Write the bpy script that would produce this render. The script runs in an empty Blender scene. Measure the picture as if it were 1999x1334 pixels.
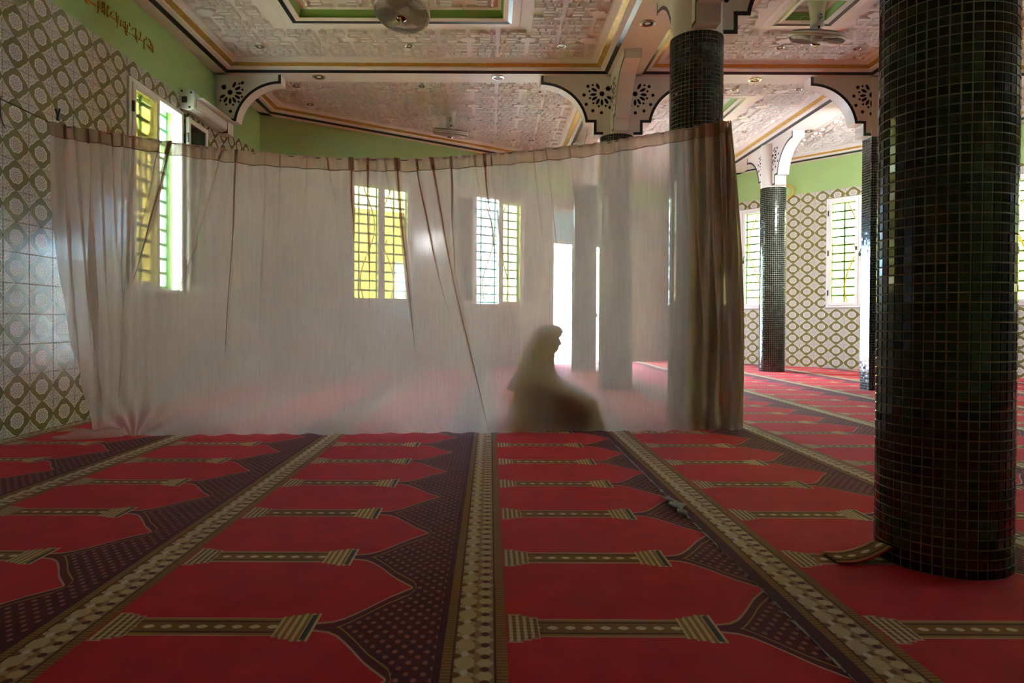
import bpy, bmesh, math, random
import numpy as np
from mathutils import Vector, Matrix
random.seed(7); np.random.seed(7)
sc = bpy.context.scene
COL = sc.collection
PI = math.pi

# ------------------------------------------------------------------ camera
cam = bpy.data.cameras.new('camera'); camo = bpy.data.objects.new('camera', cam); COL.objects.link(camo)
cam.sensor_width = 36.0; cam.lens = 24.0; cam.clip_start = 0.05; cam.clip_end = 200
PITCH = 0.012
camo.location = (0, 0, 0.9)
camo.rotation_euler = (Matrix.Rotation(PI/2 - PITCH, 3, 'X') @ Matrix.Rotation(0.004, 3, 'Z')).to_euler()
cam.shift_x = (999.5 - 957.0) / 1999.0
cam.shift_y = -(667.0 - 644.0) / 1999.0
cam.dof.use_dof = False
sc.camera = camo
# ------------------------------------------------------------------ world, sun, exposure
w = bpy.data.worlds.new('sky'); sc.world = w; w.use_nodes = True
wn = w.node_tree; wn.nodes.clear()
bg = wn.nodes.new('ShaderNodeBackground'); wo = wn.nodes.new('ShaderNodeOutputWorld')
bg.inputs['Color'].default_value = (0.42, 0.69, 1.0, 1); bg.inputs['Strength'].default_value = 17.0
wn.links.new(bg.outputs[0], wo.inputs[0])
sun = bpy.data.lights.new('sun', 'SUN'); suno = bpy.data.objects.new('sun', sun); COL.objects.link(suno)
sun.energy = 150.0; sun.angle = 0.01; sun.color = (0.93, 0.97, 1.0)
suno.rotation_euler = (math.radians(-24), 0, math.radians(-8)); suno.location = (0, -10, 20)
sc.view_settings.view_transform = 'Standard'; sc.view_settings.look = 'None'
sc.view_settings.gamma = 1.0; sc.view_settings.use_curve_mapping = False
sc.view_settings.exposure = 2.05
cy = sc.cycles
cy.use_denoising = True
cy.max_bounces = 10; cy.diffuse_bounces = 6; cy.glossy_bounces = 4; cy.transmission_bounces = 8; cy.transparent_max_bounces = 24
cy.sample_clamp_indirect = 4.0; cy.blur_glossy = 1.0; cy.caustics_reflective = False; cy.caustics_refractive = False

# ------------------------------------------------------------------ helpers
class MB:
    def __init__(s): s.v = []; s.f = []; s.m = []; s.uv = {}
    def vert(s, p): s.v.append(tuple(p)); return len(s.v) - 1
    def face(s, idx, m=0, uv=None):
        if uv is not None: s.uv[len(s.f)] = uv
        s.f.append(tuple(idx)); s.m.append(m)
    def quad(s, a, b, c, d, m=0, uv=None):
        i = len(s.v); s.v += [tuple(a), tuple(b), tuple(c), tuple(d)]; s.face((i, i+1, i+2, i+3), m, uv)
    def box(s, x0, x1, y0, y1, z0, z1, m=0, M=None):
        i = len(s.v)
        P = [(x0,y0,z0),(x1,y0,z0),(x1,y1,z0),(x0,y1,z0),(x0,y0,z1),(x1,y0,z1),(x1,y1,z1),(x0,y1,z1)]
        if M is not None: P = [tuple(M @ Vector(p)) for p in P]
        s.v += P
        for f in ((0,3,2,1),(4,5,6,7),(0,1,5,4),(1,2,6,5),(2,3,7,6),(3,0,4,7)): s.face([i+k for k in f], m)
    def cbox(s, x0, x1, y0, y1, z0, z1, c=0.004, m=0, M=None):
        # box with chamfered edges (24 verts)
        bm = bmesh.new(); bmesh.ops.create_cube(bm, size=1)
        for v in bm.verts:
            v.co = Vector((x0 + (v.co.x+.5)*(x1-x0), y0 + (v.co.y+.5)*(y1-y0), z0 + (v.co.z+.5)*(z1-z0)))
        bmesh.ops.bevel(bm, geom=list(bm.edges), offset=c, segments=1, affect='EDGES')
        s.add_bm(bm, m, M); bm.free()
    def add_bm(s, bm, m=0, M=None):
        i = len(s.v); bm.verts.ensure_lookup_table(); bm.verts.index_update()
        for v in bm.verts: s.v.append(tuple(M @ v.co) if M is not None else tuple(v.co))
        for f in bm.faces: s.face([i + v.index for v in f.verts], m)
    def prism(s, poly, z0, z1, m=0, axis='z', M=None):
        # poly: list of 2D points (ccw); extruded between z0..z1 along axis
        def P(a, b, c):
            p = (a, b, c) if axis == 'z' else ((a, c, b) if axis == 'y' else (c, a, b))
            return tuple(M @ Vector(p)) if M is not None else p
        i = len(s.v); n = len(poly)
        s.v += [P(a, b, z0) for a, b in poly] + [P(a, b, z1) for a, b in poly]
        s.face([i + k for k in range(n)][::-1], m); s.face([i + n + k for k in range(n)], m)
        for k in range(n):
            l = (k + 1) % n; s.face((i+k, i+l, i+n+l, i+n+k), m)
    def lathe(s, prof, n=24, c=(0,0,0), m=0, M=None, cap=True):
        i = len(s.v); k = len(prof)
        for r, z in prof:
            for j in range(n):
                a = 2*PI*j/n; p = Vector((c[0]+r*math.cos(a), c[1]+r*math.sin(a), c[2]+z))
                s.v.append(tuple(M @ p) if M is not None else tuple(p))
        for q in range(k-1):
            for j in range(n):
                l = (j+1) % n; s.face((i+q*n+j, i+q*n+l, i+(q+1)*n+l, i+(q+1)*n+j), m)
        if cap:
            s.face([i+j for j in range(n)][::-1], m); s.face([i+(k-1)*n+j for j in range(n)], m)
    def tube(s, pts, r, n=8, m=0, cap=True):
        pts = [Vector(p) for p in pts]; K = len(pts)
        rr = r if isinstance(r, (list, tuple)) else [r]*K
        i = len(s.v); T0 = (pts[1]-pts[0]).normalized()
        up = Vector((0,0,1)) if abs(T0.z) < .9 else Vector((1,0,0))
        N = T0.cross(up).normalized()
        for q in range(K):
            T = (pts[min(q+1,K-1)] - pts[max(q-1,0)]).normalized()
            N = (N - T*N.dot(T)).normalized(); B = T.cross(N)
            for j in range(n):
                a = 2*PI*j/n; s.v.append(tuple(pts[q] + (N*math.cos(a) + B*math.sin(a))*rr[q]))
        for q in range(K-1):
            for j in range(n):
                l = (j+1) % n; s.face((i+q*n+j, i+q*n+l, i+(q+1)*n+l, i+(q+1)*n+j), m)
        if cap:
            s.face([i+j for j in range(n)][::-1], m); s.face([i+(K-1)*n+j for j in range(n)], m)
    def ball(s, c, rad, M=None, m=0, nu=16, nv=10):
        prof = [(math.sin(PI*q/nv), -math.cos(PI*q/nv)) for q in range(nv+1)]
        prof[0] = (1e-4, -1); prof[-1] = (1e-4, 1)
        R = (M if M is not None else Matrix.Identity(4))
        T = Matrix.Translation(Vector(c)) @ R.to_4x4() @ Matrix.Diagonal((rad[0], rad[1], rad[2], 1))
        s.lathe(prof, nu, m=m, M=T)
    def capsule(s, a, b, ra, rb, m=0, n=14):
        a = Vector(a); b = Vector(b); d = (b-a).normalized()
        P = [a - d*ra, a - d*ra*.8, a - d*ra*.45, a, a+(b-a)*.5, b, b + d*rb*.45, b + d*rb*.8, b + d*rb]
        R = [ra*.02, ra*.6, ra*.9, ra, (ra+rb)/2, rb, rb*.9, rb*.6, rb*.02]
        s.tube(P, R, n, m)
    def grid(s, P, m=0):
        # P[i][j] positions
        i0 = len(s.v); a = len(P); b = len(P[0])
        for row in P: s.v += [tuple(p) for p in row]
        for i in range(a-1):
            for j in range(b-1): s.face((i0+i*b+j, i0+i*b+j+1, i0+(i+1)*b+j+1, i0+(i+1)*b+j), m)
    def mesh(s, name, mats, smooth=False):
        me = bpy.data.meshes.new(name); me.from_pydata(s.v, [], s.f)
        for mt in (mats if isinstance(mats, (list, tuple)) else [mats]): me.materials.append(mt)
        me.polygons.foreach_set('material_index', s.m)
        if smooth: me.polygons.foreach_set('use_smooth', [True]*len(me.polygons))
        if s.uv:
            ul = me.uv_layers.new(name='tile'); d = np.zeros(len(me.loops)*2, dtype=np.float32)
            for fi, uvs in s.uv.items():
                ls = me.polygons[fi].loop_start
                for k, (a, b) in enumerate(uvs): d[(ls+k)*2] = a; d[(ls+k)*2+1] = b
            ul.data.foreach_set('uv', d)
        me.update(); return me
    def build(s, name, mats, parent=None, loc=None, rz=None, smooth=False, M=None):
        return link(name, s.mesh(name, mats, smooth), parent, loc, rz, M)
def link(name, me, parent=None, loc=None, rz=None, M=None):
    o = bpy.data.objects.new(name, me); COL.objects.link(o)
    if parent is not None: o.parent = parent
    if M is not None: o.matrix_basis = M
    if loc is not None: o.location = loc
    if rz is not None: o.rotation_euler = (0, 0, rz)
    return o
def tag(o, label=None, cat=None, group=None, kind=None):
    if label: o['label'] = label
    if cat: o['category'] = cat
    if group: o['group'] = group
    if kind: o['kind'] = kind
    return o
def empty(name, loc=(0,0,0), rz=0, label=None, cat=None, group=None, kind=None):
    o = bpy.data.objects.new(name, None); COL.objects.link(o); o.location = loc; o.rotation_euler = (0,0,rz)
    o.empty_display_size = 0.1
    return tag(o, label, cat, group, kind)
def lin(c): c /= 255.0; return c/12.92 if c <= .04045 else ((c+.055)/1.055)**2.4
def rgb(r, g, b): return (lin(r), lin(g), lin(b), 1.0)

# ---------- shader expression helper
class X:
    nt = None
    def __init__(s, v): s.v = v
    @staticmethod
    def m(op, *a):
        n = X.nt.nodes.new('ShaderNodeMath'); n.operation = op
        for i, q in enumerate(a):
            q = q.v if isinstance(q, X) else q
            if isinstance(q, (int, float)): n.inputs[i].default_value = q
            else: X.nt.links.new(q, n.inputs[i])
        return X(n.outputs[0])
    def __add__(s, o): return X.m('ADD', s, o)
    __radd__ = __add__
    def __sub__(s, o): return X.m('SUBTRACT', s, o)
    def __rsub__(s, o): return X.m('SUBTRACT', o, s)
    def __mul__(s, o): return X.m('MULTIPLY', s, o)
    __rmul__ = __mul__
    def __truediv__(s, o): return X.m('DIVIDE', s, o)
    def gt(s, o): return X.m('GREATER_THAN', s, o)
    def lt(s, o): return X.m('LESS_THAN', s, o)
    def abs(s): return X.m('ABSOLUTE', s)
    def sin(s): return X.m('SINE', s)
    def cos(s): return X.m('COSINE', s)
    def pow(s, p): return X.m('POWER', s, p)
    def mod(s, p): return X.m('FLOORED_MODULO', s, p)
    def mn(s, o): return X.m('MINIMUM', s, o)
    def mx(s, o): return X.m('MAXIMUM', s, o)
    def ss(s, a, b):
        n = X.nt.nodes.new('ShaderNodeMapRange'); n.interpolation_type = 'SMOOTHSTEP'
        X.nt.links.new(s.v, n.inputs[0]); n.inputs[1].default_value = a; n.inputs[2].default_value = b
        return X(n.outputs[0])
def mixc(f, a, b):
    n = X.nt.nodes.new('ShaderNodeMix'); n.data_type = 'RGBA'
    f = f.v if isinstance(f, X) else f
    if isinstance(f, (int, float)): n.inputs[0].default_value = f
    else: X.nt.links.new(f, n.inputs[0])
    for i, q in ((6, a), (7, b)):
        if isinstance(q, tuple): n.inputs[i].default_value = q
        else: X.nt.links.new(q, n.inputs[i])
    return n.outputs[2]
def node(t, **k):
    n = X.nt.nodes.new(t)
    for a, b in k.items(): setattr(n, a, b)
    return n
def noise(scale, detail=3, vec=None, rough=.5):
    n = node('ShaderNodeTexNoise'); n.inputs['Scale'].default_value = scale; n.inputs['Detail'].default_value = detail
    n.inputs['Roughness'].default_value = rough
    if vec is not None: X.nt.links.new(vec, n.inputs['Vector'])
    return n
def objco(): return node('ShaderNodeTexCoord').outputs['Object']
def new_mat(name):
    mt = bpy.data.materials.new(name); mt.use_nodes = True; X.nt = mt.node_tree; X.nt.nodes.clear()
    out = node('ShaderNodeOutputMaterial'); bs = node('ShaderNodeBsdfPrincipled')
    X.nt.links.new(bs.outputs[0], out.inputs[0]); mt['o'] = 0
    return mt, bs, out
def setc(sock, c):
    if isinstance(c, tuple): sock.default_value = c
    else: X.nt.links.new(c.v if isinstance(c, X) else c, sock)
def bump(bs, h, strength=.3, dist=.002):
    b = node('ShaderNodeBump'); b.inputs['Strength'].default_value = strength; b.inputs['Distance'].default_value = dist
    X.nt.links.new(h.v if isinstance(h, X) else h, b.inputs['Height']); X.nt.links.new(b.outputs[0], bs.inputs['Normal'])
MAT = {}
def simple(name, col, rough=.5, metal=0.0, var=.08, scale=6, bmp=0.0, spec=.5, bscale=None):
    mt, bs, out = new_mat(name)
    co = objco(); n = noise(scale, 4, co)
    d = tuple(c*(1-var) for c in col[:3]) + (1,); u = tuple(min(1, c*(1+var)) for c in col[:3]) + (1,)
    setc(bs.inputs['Base Color'], mixc(X(n.outputs[0]).ss(.3, .7), d, u))
    bs.inputs['Roughness'].default_value = rough; bs.inputs['Metallic'].default_value = metal
    bs.inputs['Specular IOR Level'].default_value = spec
    if bmp: bump(bs, noise(bscale or scale*12, 3, co).outputs[0], bmp, .003)
    MAT[name] = mt; return mt
simple('plaster', rgb(228, 222, 216), .55, var=.03, scale=2, bmp=.15, bscale=30)
simple('plaster_relief', rgb(226, 220, 213), .6, var=.03, scale=3)
simple('green_wall', rgb(152, 178, 112), .6, var=.05, scale=1.2, bmp=.15, bscale=25)
simple('green_cove', rgb(128, 160, 70), .5, var=.04)
simple('black_paint', rgb(20, 24, 27), .35, var=.1)
simple('gold_paint', rgb(190, 150, 60), .4, metal=.35, var=.12, scale=20)
simple('hole_shade', rgb(14, 12, 11), .9)
simple('pvc_white', rgb(232, 230, 226), .3, var=.02)
simple('black_plastic', rgb(16, 16, 16), .35)
simple('grille_green', rgb(40, 110, 66), .4)
simple('grille_gold', rgb(220, 180, 70), .35, metal=.3)
simple('grout_wall', rgb(150, 145, 135), .8)
simple('grout_mosaic', rgb(180, 177, 162), .8, var=.2, scale=9)
simple('screed', rgb(120, 112, 104), .9)
simple('fan_white', rgb(216, 208, 194), .35, var=.04)
simple('fan_grey', rgb(140, 130, 118), .4, var=.05)
simple('wire', rgb(168, 158, 146), .4, metal=.2)
simple('badge_red', rgb(90, 20, 16), .15)
simple('metal', rgb(190, 186, 178), .25, metal=.9)
simple('socket', rgb(70, 62, 54), .4, metal=.5)
simple('box_white', rgb(206, 200, 190), .4, var=.03)
simple('rope', rgb(120, 96, 74), .8)
simple('ext_cream', rgb(230, 216, 184), .85, var=.06, scale=.8)
simple('ext_sand', rgb(200, 201, 200), .9, var=.06, scale=.5)
simple('lettering_gold', rgb(196, 138, 32), .4, metal=.15, var=.25, scale=14)
simple('scrap', rgb(150, 153, 160), .6, bmp=.4)
simple('speaker', rgb(190, 176, 150), .6)
simple('robe_brown', rgb(122, 68, 42), .85, var=.2, scale=14, bmp=.4, bscale=40)
simple('skin', rgb(108, 66, 46), .7, var=.05, spec=.25)
simple('purple_edge', rgb(150, 140, 140), .9)

def cloth_mat(name, base, trans, dens, tr_tint):
    mt, bs, out = new_mat(name); X.nt.nodes.remove(bs)
    co = objco()
    mp = node('ShaderNodeMapping'); mp.inputs['Scale'].default_value = (1, 1, .08); X.nt.links.new(co, mp.inputs[0])
    n1 = noise(60, 3, mp.outputs[0]); n2 = noise(1.3, 4, co)
    c = mixc(X(n2.outputs[0]).ss(.3, .75), tuple(q*.86 for q in base[:3]) + (1,), base)
    df = node('ShaderNodeBsdfDiffuse'); tl = node('ShaderNodeBsdfTranslucent'); tp = node('ShaderNodeBsdfTransparent')
    X.nt.links.new(c, df.inputs[0]); X.nt.links.new(c, tl.inputs[0]); tp.inputs[0].default_value = tr_tint
    m1 = node('ShaderNodeMixShader'); m1.inputs[0].default_value = trans
    X.nt.links.new(df.outputs[0], m1.inputs[1]); X.nt.links.new(tl.outputs[0], m1.inputs[2])
    m2 = node('ShaderNodeMixShader')
    f = X(n1.outputs[0])*.16 + (dens - .08)
    X.nt.links.new(f.v, m2.inputs[0]); X.nt.links.new(tp.outputs[0], m2.inputs[1]); X.nt.links.new(m1.outputs[0], m2.inputs[2])
    X.nt.links.new(m2.outputs[0], out.inputs[0]); MAT[name] = mt
def glow_mat(name, col, st):
    mt, bs, out = new_mat(name); bs.inputs['Base Color'].default_value = (.8, .8, .8, 1)
    n = noise(3, 2, objco()); setc(bs.inputs['Emission Color'], mixc(X(n.outputs[0]).ss(.3, .7), tuple(c*.97 for c in col[:3]) + (1,), col))
    bs.inputs['Emission Strength'].default_value = st; MAT[name] = mt
glow_mat('added_tube_glow', (.93, .97, 1.0, 1), 150.0)  # added emission for the pillar strip light, brightens the right wall
cloth_mat('curtain_cloth', rgb(240, 222, 210), .72, .58, (.98, .95, .93, 1))
cloth_mat('curtain_hem', rgb(206, 172, 146), .55, .62, (.95, .86, .78, 1))
cloth_mat('scarf_cloth', rgb(136, 86, 66), .40, .74, (.85, .78, .72, 1))
cloth_mat('pleat_shade', rgb(164, 118, 92), .55, .70, (.85, .7, .6, 1))  # darker copy of the curtain cloth, holds the shade of the creases
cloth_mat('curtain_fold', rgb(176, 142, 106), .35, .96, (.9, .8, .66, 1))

def glass_mat(name, tint, gl=.1, rough=.05):
    mt, bs, out = new_mat(name); X.nt.nodes.remove(bs)
    tp = node('ShaderNodeBsdfTransparent'); g = node('ShaderNodeBsdfGlossy'); g.inputs['Roughness'].default_value = rough
    n = noise(25, 2, objco())
    setc(tp.inputs[0], mixc(X(n.outputs[0]).ss(.35, .65), tuple(q*.86 for q in tint[:3]) + (1,), tint))
    fr = node('ShaderNodeFresnel'); fr.inputs[0].default_value = 1.45
    m = node('ShaderNodeMixShader'); X.nt.links.new((X(fr.outputs[0])*.9 + gl*.3).v, m.inputs[0])
    X.nt.links.new(tp.outputs[0], m.inputs[1]); X.nt.links.new(g.outputs[0], m.inputs[2])
    X.nt.links.new(m.outputs[0], out.inputs[0]); MAT[name] = mt
glass_mat('glass_yellow', (.82, .72, .38, 1))
glass_mat('glass_clear', (.86, .9, .88, 1))
glass_mat('glass_smoke', (.14, .13, .11, 1))

TW, TH = .291, .236
def tile_mat():
    mt, bs, out = new_mat('wall_tile')
    uvn = node('ShaderNodeUVMap'); uvn.uv_map = 'tile'
    sp = node('ShaderNodeSeparateXYZ'); X.nt.links.new(uvn.outputs[0], sp.inputs[0])
    nx = X(sp.outputs[0])/TW; ny = X(sp.outputs[1])/TH
    ax = nx.abs(); ay = ny.abs()
    ang = X.m('ARCTAN2', ny, nx)
    r = X.m('SQRT', nx*nx + ny*ny)
    d = ax.pow(1.22) + ay.pow(1.22) + (ang*8.0).cos()*.014
    rs = r + (ang*8.0).cos()*.012
    sn = noise(75, 3, uvn.outputs[0]); sp2 = X(sn.outputs[0])
    base = mixc(sp2.ss(.42, .62), rgb(168, 158, 148), rgb(222, 216, 204))
    lite = rgb(226, 220, 206)
    olive = mixc(sp2.ss(.3, .8), rgb(104, 98, 52), rgb(126, 120, 72))
    mauve = mixc(((rs*70.0).sin()*.5 + (ang*10.0).cos()*.5).ss(-.2, .6), rgb(206, 198, 190), rgb(140, 128, 124))
    # corner filler: thin arcs
    qx = .5 - ax; qy = .5 - ay; q = X.m('SQRT', qx*qx + qy*qy)
    base = mixc(((q*60.0).sin() + (q*7).cos()*.2).ss(.3, .9)*.55, base, rgb(150, 140, 128))
    c = mixc(d.ss(.49, .478), base, lite)
    c = mixc(d.ss(.455, .442), c, olive)
    c = mixc(rs.ss(.262, .252), c, lite)
    c = mixc(rs.ss(.215, .205), c, mauve)
    setc(bs.inputs['Base Color'], c)
    bs.inputs['Roughness'].default_value = .17
    bs.inputs['Specular IOR Level'].default_value = .6
    bs.inputs['Coat Weight'].default_value = 0.0
    bump(bs, noise(14, 2, uvn.outputs[0]).outputs[0], .10, .004)
    MAT['wall_tile'] = mt
tile_mat()
def mosaic_mat():
    mt, bs, out = new_mat('mosaic')
    g = node('ShaderNodeNewGeometry'); oi = node('ShaderNodeObjectInfo')
    rnd = X(g.outputs['Random Per Island']) + X(oi.outputs['Random'])
    rnd = rnd.mod(1.0)
    c = mixc(rnd.ss(0, 1), rgb(14, 18, 14), rgb(32, 40, 29))
    c = mixc(rnd.gt(.94), c, rgb(34, 46, 32))
    setc(bs.inputs['Base Color'], c)
    bs.inputs['Roughness'].default_value = .12; bs.inputs['Specular IOR Level'].default_value = .55
    MAT['mosaic'] = mt
mosaic_mat()

NV = .596; Y0 = 1.996
def carpet_mat():
    mt, bs, out = new_mat('carpet')
    sp = node('ShaderNodeSeparateXYZ'); co = objco(); X.nt.links.new(co, sp.inputs[0])
    u = X(sp.outputs[0]); y = X(sp.outputs[1])
    ph = ((y - Y0)/NV + .5).mod(1.0) - .5
    sv = ph*NV; a = sv.abs()
    n_f = noise(9, 4, co); n_p = noise(420, 2, co); n_b = noise(2.2, 3, co)
    red = mixc(X(n_f.outputs[0]).ss(.3, .75), rgb(200, 9, 28), rgb(222, 22, 42))
    red = mixc(X(n_b.outputs[0]).ss(.35, .75)*.6, red, rgb(212, 40, 54))
    purple = rgb(104, 13, 42); dpurple = rgb(80, 9, 34); pink = rgb(206, 150, 128); gold = rgb(172, 124, 52)
    beige = rgb(226, 196, 154); brown = rgb(128, 78, 34); dkbrown = rgb(88, 46, 22)
    # wedge half width curve
    cr = node('ShaderNodeValToRGB'); cr.color_ramp.interpolation = 'LINEAR'
    pts = [(.80,.030),(.845,.040),(.877,.064),(.905,.100),(.937,.146),(.96,.183),(.986,.222),(1.02,.262),(1.052,.300),(1.068,.36),(1.10,.55),(1.19,1.0)]
    el = cr.color_ramp.elements
    while len(el) < len(pts): el.new(.5)
    for e, (pu, pv) in zip(el, pts):
        e.position = (pu - .7)/.5; e.color = (pv, pv, pv, 1)
    X.nt.links.new(((u - .7)/.5).v, cr.inputs[0])
    wv = X(cr.outputs[0])
    e = wv - a                       # >0 inside wedge
    # dots on purple
    du = (u*(2*PI/.044)).cos(); dv = (y*(2*PI/.0596)).cos(); du2 = (u*(2*PI/.044) + PI).cos(); dv2 = (y*(2*PI/.0596) + PI).cos()
    dots = (du + dv).mx(du2 + dv2).ss(1.2, 1.75)
    wedge = mixc(dots, mixc(X(n_f.outputs[0]).ss(.3, .7), purple, dpurple), rgb(176, 92, 84))
    wedge = mixc(e.lt(.062), wedge, gold); wedge = mixc(e.lt(.052), wedge, purple); wedge = mixc(e.lt(.013), wedge, pink)
    col = mixc(e.gt(0)*u.gt(.80), red, wedge)
    # shaft
    braid = ((u*(2*PI/.052)).cos()*.5 + (a*(2*PI/.045)).cos()*.6).ss(.25, .6)
    sh = mixc(braid, rgb(150, 100, 50), rgb(236, 212, 166)); sh = mixc(a.gt(.030), sh, dkbrown); sh = mixc(a.gt(.040), sh, gold); sh = mixc(a.gt(.052), sh, pink)
    col = mixc(a.lt(.060)*u.gt(.26)*u.lt(.70), col, sh)
    # base and capital
    st = (u*(2*PI/.021)).cos().ss(-.2, .4); tk = (y*(2*PI/.02)).cos().ss(-.1, .3)
    bs1 = mixc(st*.8 + tk*.2, brown, beige); bs2 = mixc(st, gold, beige)
    wb = .094 - u.gt(.222)*.012 - u.gt(.245)*.01
    col = mixc(a.lt(wb)*u.gt(.18)*u.lt(.272), col, bs1)
    col = mixc(a.lt(wb)*a.gt(wb - .009)*u.gt(.18)*u.lt(.272), col, pink)
    wc = .068 + u.gt(.715)*.012 + u.gt(.745)*.012
    col = mixc(a.lt(wc)*u.gt(.69)*u.lt(.80), col, bs2)
    col = mixc(u.gt(.775)*u.lt(.79)*a.lt(wc - .01), col, rgb(70, 66, 70))
    # right margin and gold border
    col = mixc(u.lt(.004), col, dpurple)
    fy = y*(2*PI/.0993)
    wob = X(noise(38, 2, co).outputs[0]) - .5
    uu = u - .060                                  # lotus row
    lot = (fy.cos()*.5 + .5).pow(.8)
    pet = ((uu.abs()*38.0) + wob*.9 - lot*1.1).ss(.25, -.15)
    stem = (((uu*60.0) + (fy*2.0).sin()*1.2).cos()).ss(.2, .8)
    g1 = mixc((pet*.95).mx(stem*.75), brown, beige)
    g1 = mixc(((fy + PI).cos() + (uu*90.0).cos()).ss(1.35, 1.8), g1, rgb(236, 224, 214))
    fy2 = y*(2*PI/.0662)
    u2 = u - .114
    lea = (fy2.cos()*.55 + (u2*110.0 + wob*2.0).cos()*.6).ss(-.25, .35)
    g2 = mixc(lea, mixc(.35, brown, beige), beige)
    g2 = mixc((((fy2 + PI).cos()*1.0 + (u2*95.0).cos()) - u2.abs()*6.0).ss(1.1, 1.5), g2, rgb(96, 26, 44))
    gm = mixc(u.gt(.086), g1, g2)
    gm = mixc(X(n_p.outputs[0]).ss(.3, .7)*.3, gm, brown)
    tick = (y*(2*PI/.016)).cos().ss(-.3, .3)
    bar = mixc(tick, rgb(134, 84, 38), rgb(164, 112, 54))
    gm = mixc(u.lt(.030) , gm, bar); gm = mixc(u.gt(.142), gm, bar)
    gm = mixc(u.gt(.026)*u.lt(.033), gm, dkbrown); gm = mixc(u.gt(.138)*u.lt(.145), gm, dkbrown)
    col = mixc(u.gt(.0)*u.lt(.175), col, gm)
    setc(bs.inputs['Base Color'], mixc(X(n_p.outputs[0]).ss(.2, .8)*.18, col, rgb(70, 8, 12)))
    bs.inputs['Roughness'].default_value = .9; bs.inputs['Specular IOR Level'].default_value = .1
    bs.inputs['Sheen Weight'].default_value = .10; bs.inputs['Sheen Roughness'].default_value = .45
    bs.inputs['Sheen Tint'].default_value = (1, .82, .82, 1)
    bump(bs, n_p.outputs[0], .35, .004)
    MAT['carpet'] = mt
carpet_mat()
# ================================================================== the room
ZB = 4.165            # underside of the beams
class Frame:
    def __init__(s, ox, oy, ang):
        s.o = Vector((ox, oy, 0)); s.a = ang; s.d = Vector((math.cos(ang), math.sin(ang), 0)); s.n = Vector((-s.d.y, s.d.x, 0))
    def at(s, t, y=0, z=0): return s.o + s.d*t + s.n*y + Vector((0, 0, z))
LW = Frame(-3.66, 0, PI/2)
BW = Frame(-3.66, 10.84, math.atan2(.579, .815))
RW = Frame(7.1, 13.15, math.atan2(-.76, .649))
# corner of back and right wall
A2 = np.array([[BW.d.x, -RW.d.x], [BW.d.y, -RW.d.y]])
bS, rT = np.linalg.solve(A2, np.array([RW.o.x - BW.o.x, RW.o.y - BW.o.y]))
RT_END = 9.0
EAST = RW.at(RT_END)
FRONT_Y = -4.0
WT = .25
WZ0, WZ1 = 1.2, 3.36
TTOP = TH*15
wins_l = [(6.88, 8.10)]
wins_b = [(1.49, 2.73), (4.10, 5.32)]
door_b = (6.05, 8.35)
DOOR_Z = 2.55; TRANS_Z = 3.30
wins_r = [(-3.02, -1.80), (-.62, .60), (1.76, 2.98), (4.15, 5.37), (6.5, 7.72)]
op_l = [(a, b, WZ0, WZ1) for a, b in wins_l]
op_b = [(a, b, WZ0, WZ1) for a, b in wins_b] + [(door_b[0], door_b[1], 0, TRANS_Z)]
op_r = [(a, b, WZ0, WZ1) for a, b in wins_r]

def wall_boxes(mb, s0, s1, ops, zt, y0, y1, m=0):
    ops = sorted(ops); c = s0
    for a, b, z0, z1 in ops:
        if a > c: mb.box(c, a, y0, y1, 0, zt, m)
        if z0 > 0: mb.box(a, b, y0, y1, 0, z0, m)
        if z1 < zt: mb.box(a, b, y0, y1, z1, zt, m)
        c = b
    if c < s1: mb.box(c, s1, y0, y1, 0, zt, m)
def make_wall(name, fr, s0, s1, ops, s_tile0=None, s_tile1=None, ext=(0, 0), label=None):
    mb = MB(); wall_boxes(mb, s0 - ext[0], s1 + ext[1], ops, 4.6, 0, WT)
    o = mb.build(name, MAT['green_wall'], loc=fr.o, rz=fr.a); tag(o, label, None, None, 'structure')
    mb = MB(); wall_boxes(mb, s_tile0 if s_tile0 is not None else s0, s_tile1 if s_tile1 is not None else s1, ops, TTOP, -.008, 0)
    g = mb.build('grout_bed', MAT['grout_wall'], o)
    return o
wall_left = make_wall('wall_left', LW, FRONT_Y, 10.84, op_l, ext=(0, .25), label='patterned tiled wall with green paint above, running beside the curtain')
wall_back = make_wall('wall_back', BW, 0, bS, op_b, ext=(.0, .25), label='slanting green and tiled wall behind the curtain')
wall_right = make_wall('wall_right', RW, rT, RT_END, op_r, ext=(0, 0), label='bright tiled wall with yellow windows beyond the far columns')
mb = MB(); mb.box(-3.66, EAST.x + .25, FRONT_Y - WT, FRONT_Y, 0, 4.6)
wall_front = tag(mb.build('wall_front', MAT['green_wall']), kind='structure', label='green wall behind the viewpoint')
EW = Frame(EAST.x, EAST.y, -PI/2)
wins_e = [(.5, 1.72)]  # unseen window added to bring light in from the right
op_e = [(a, b, WZ0, WZ1) for a, b in wins_e]
wall_side = make_wall('wall_side', EW, 0, EAST.y - FRONT_Y, op_e, label='green wall closing the hall beyond the yellow windows')

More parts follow.
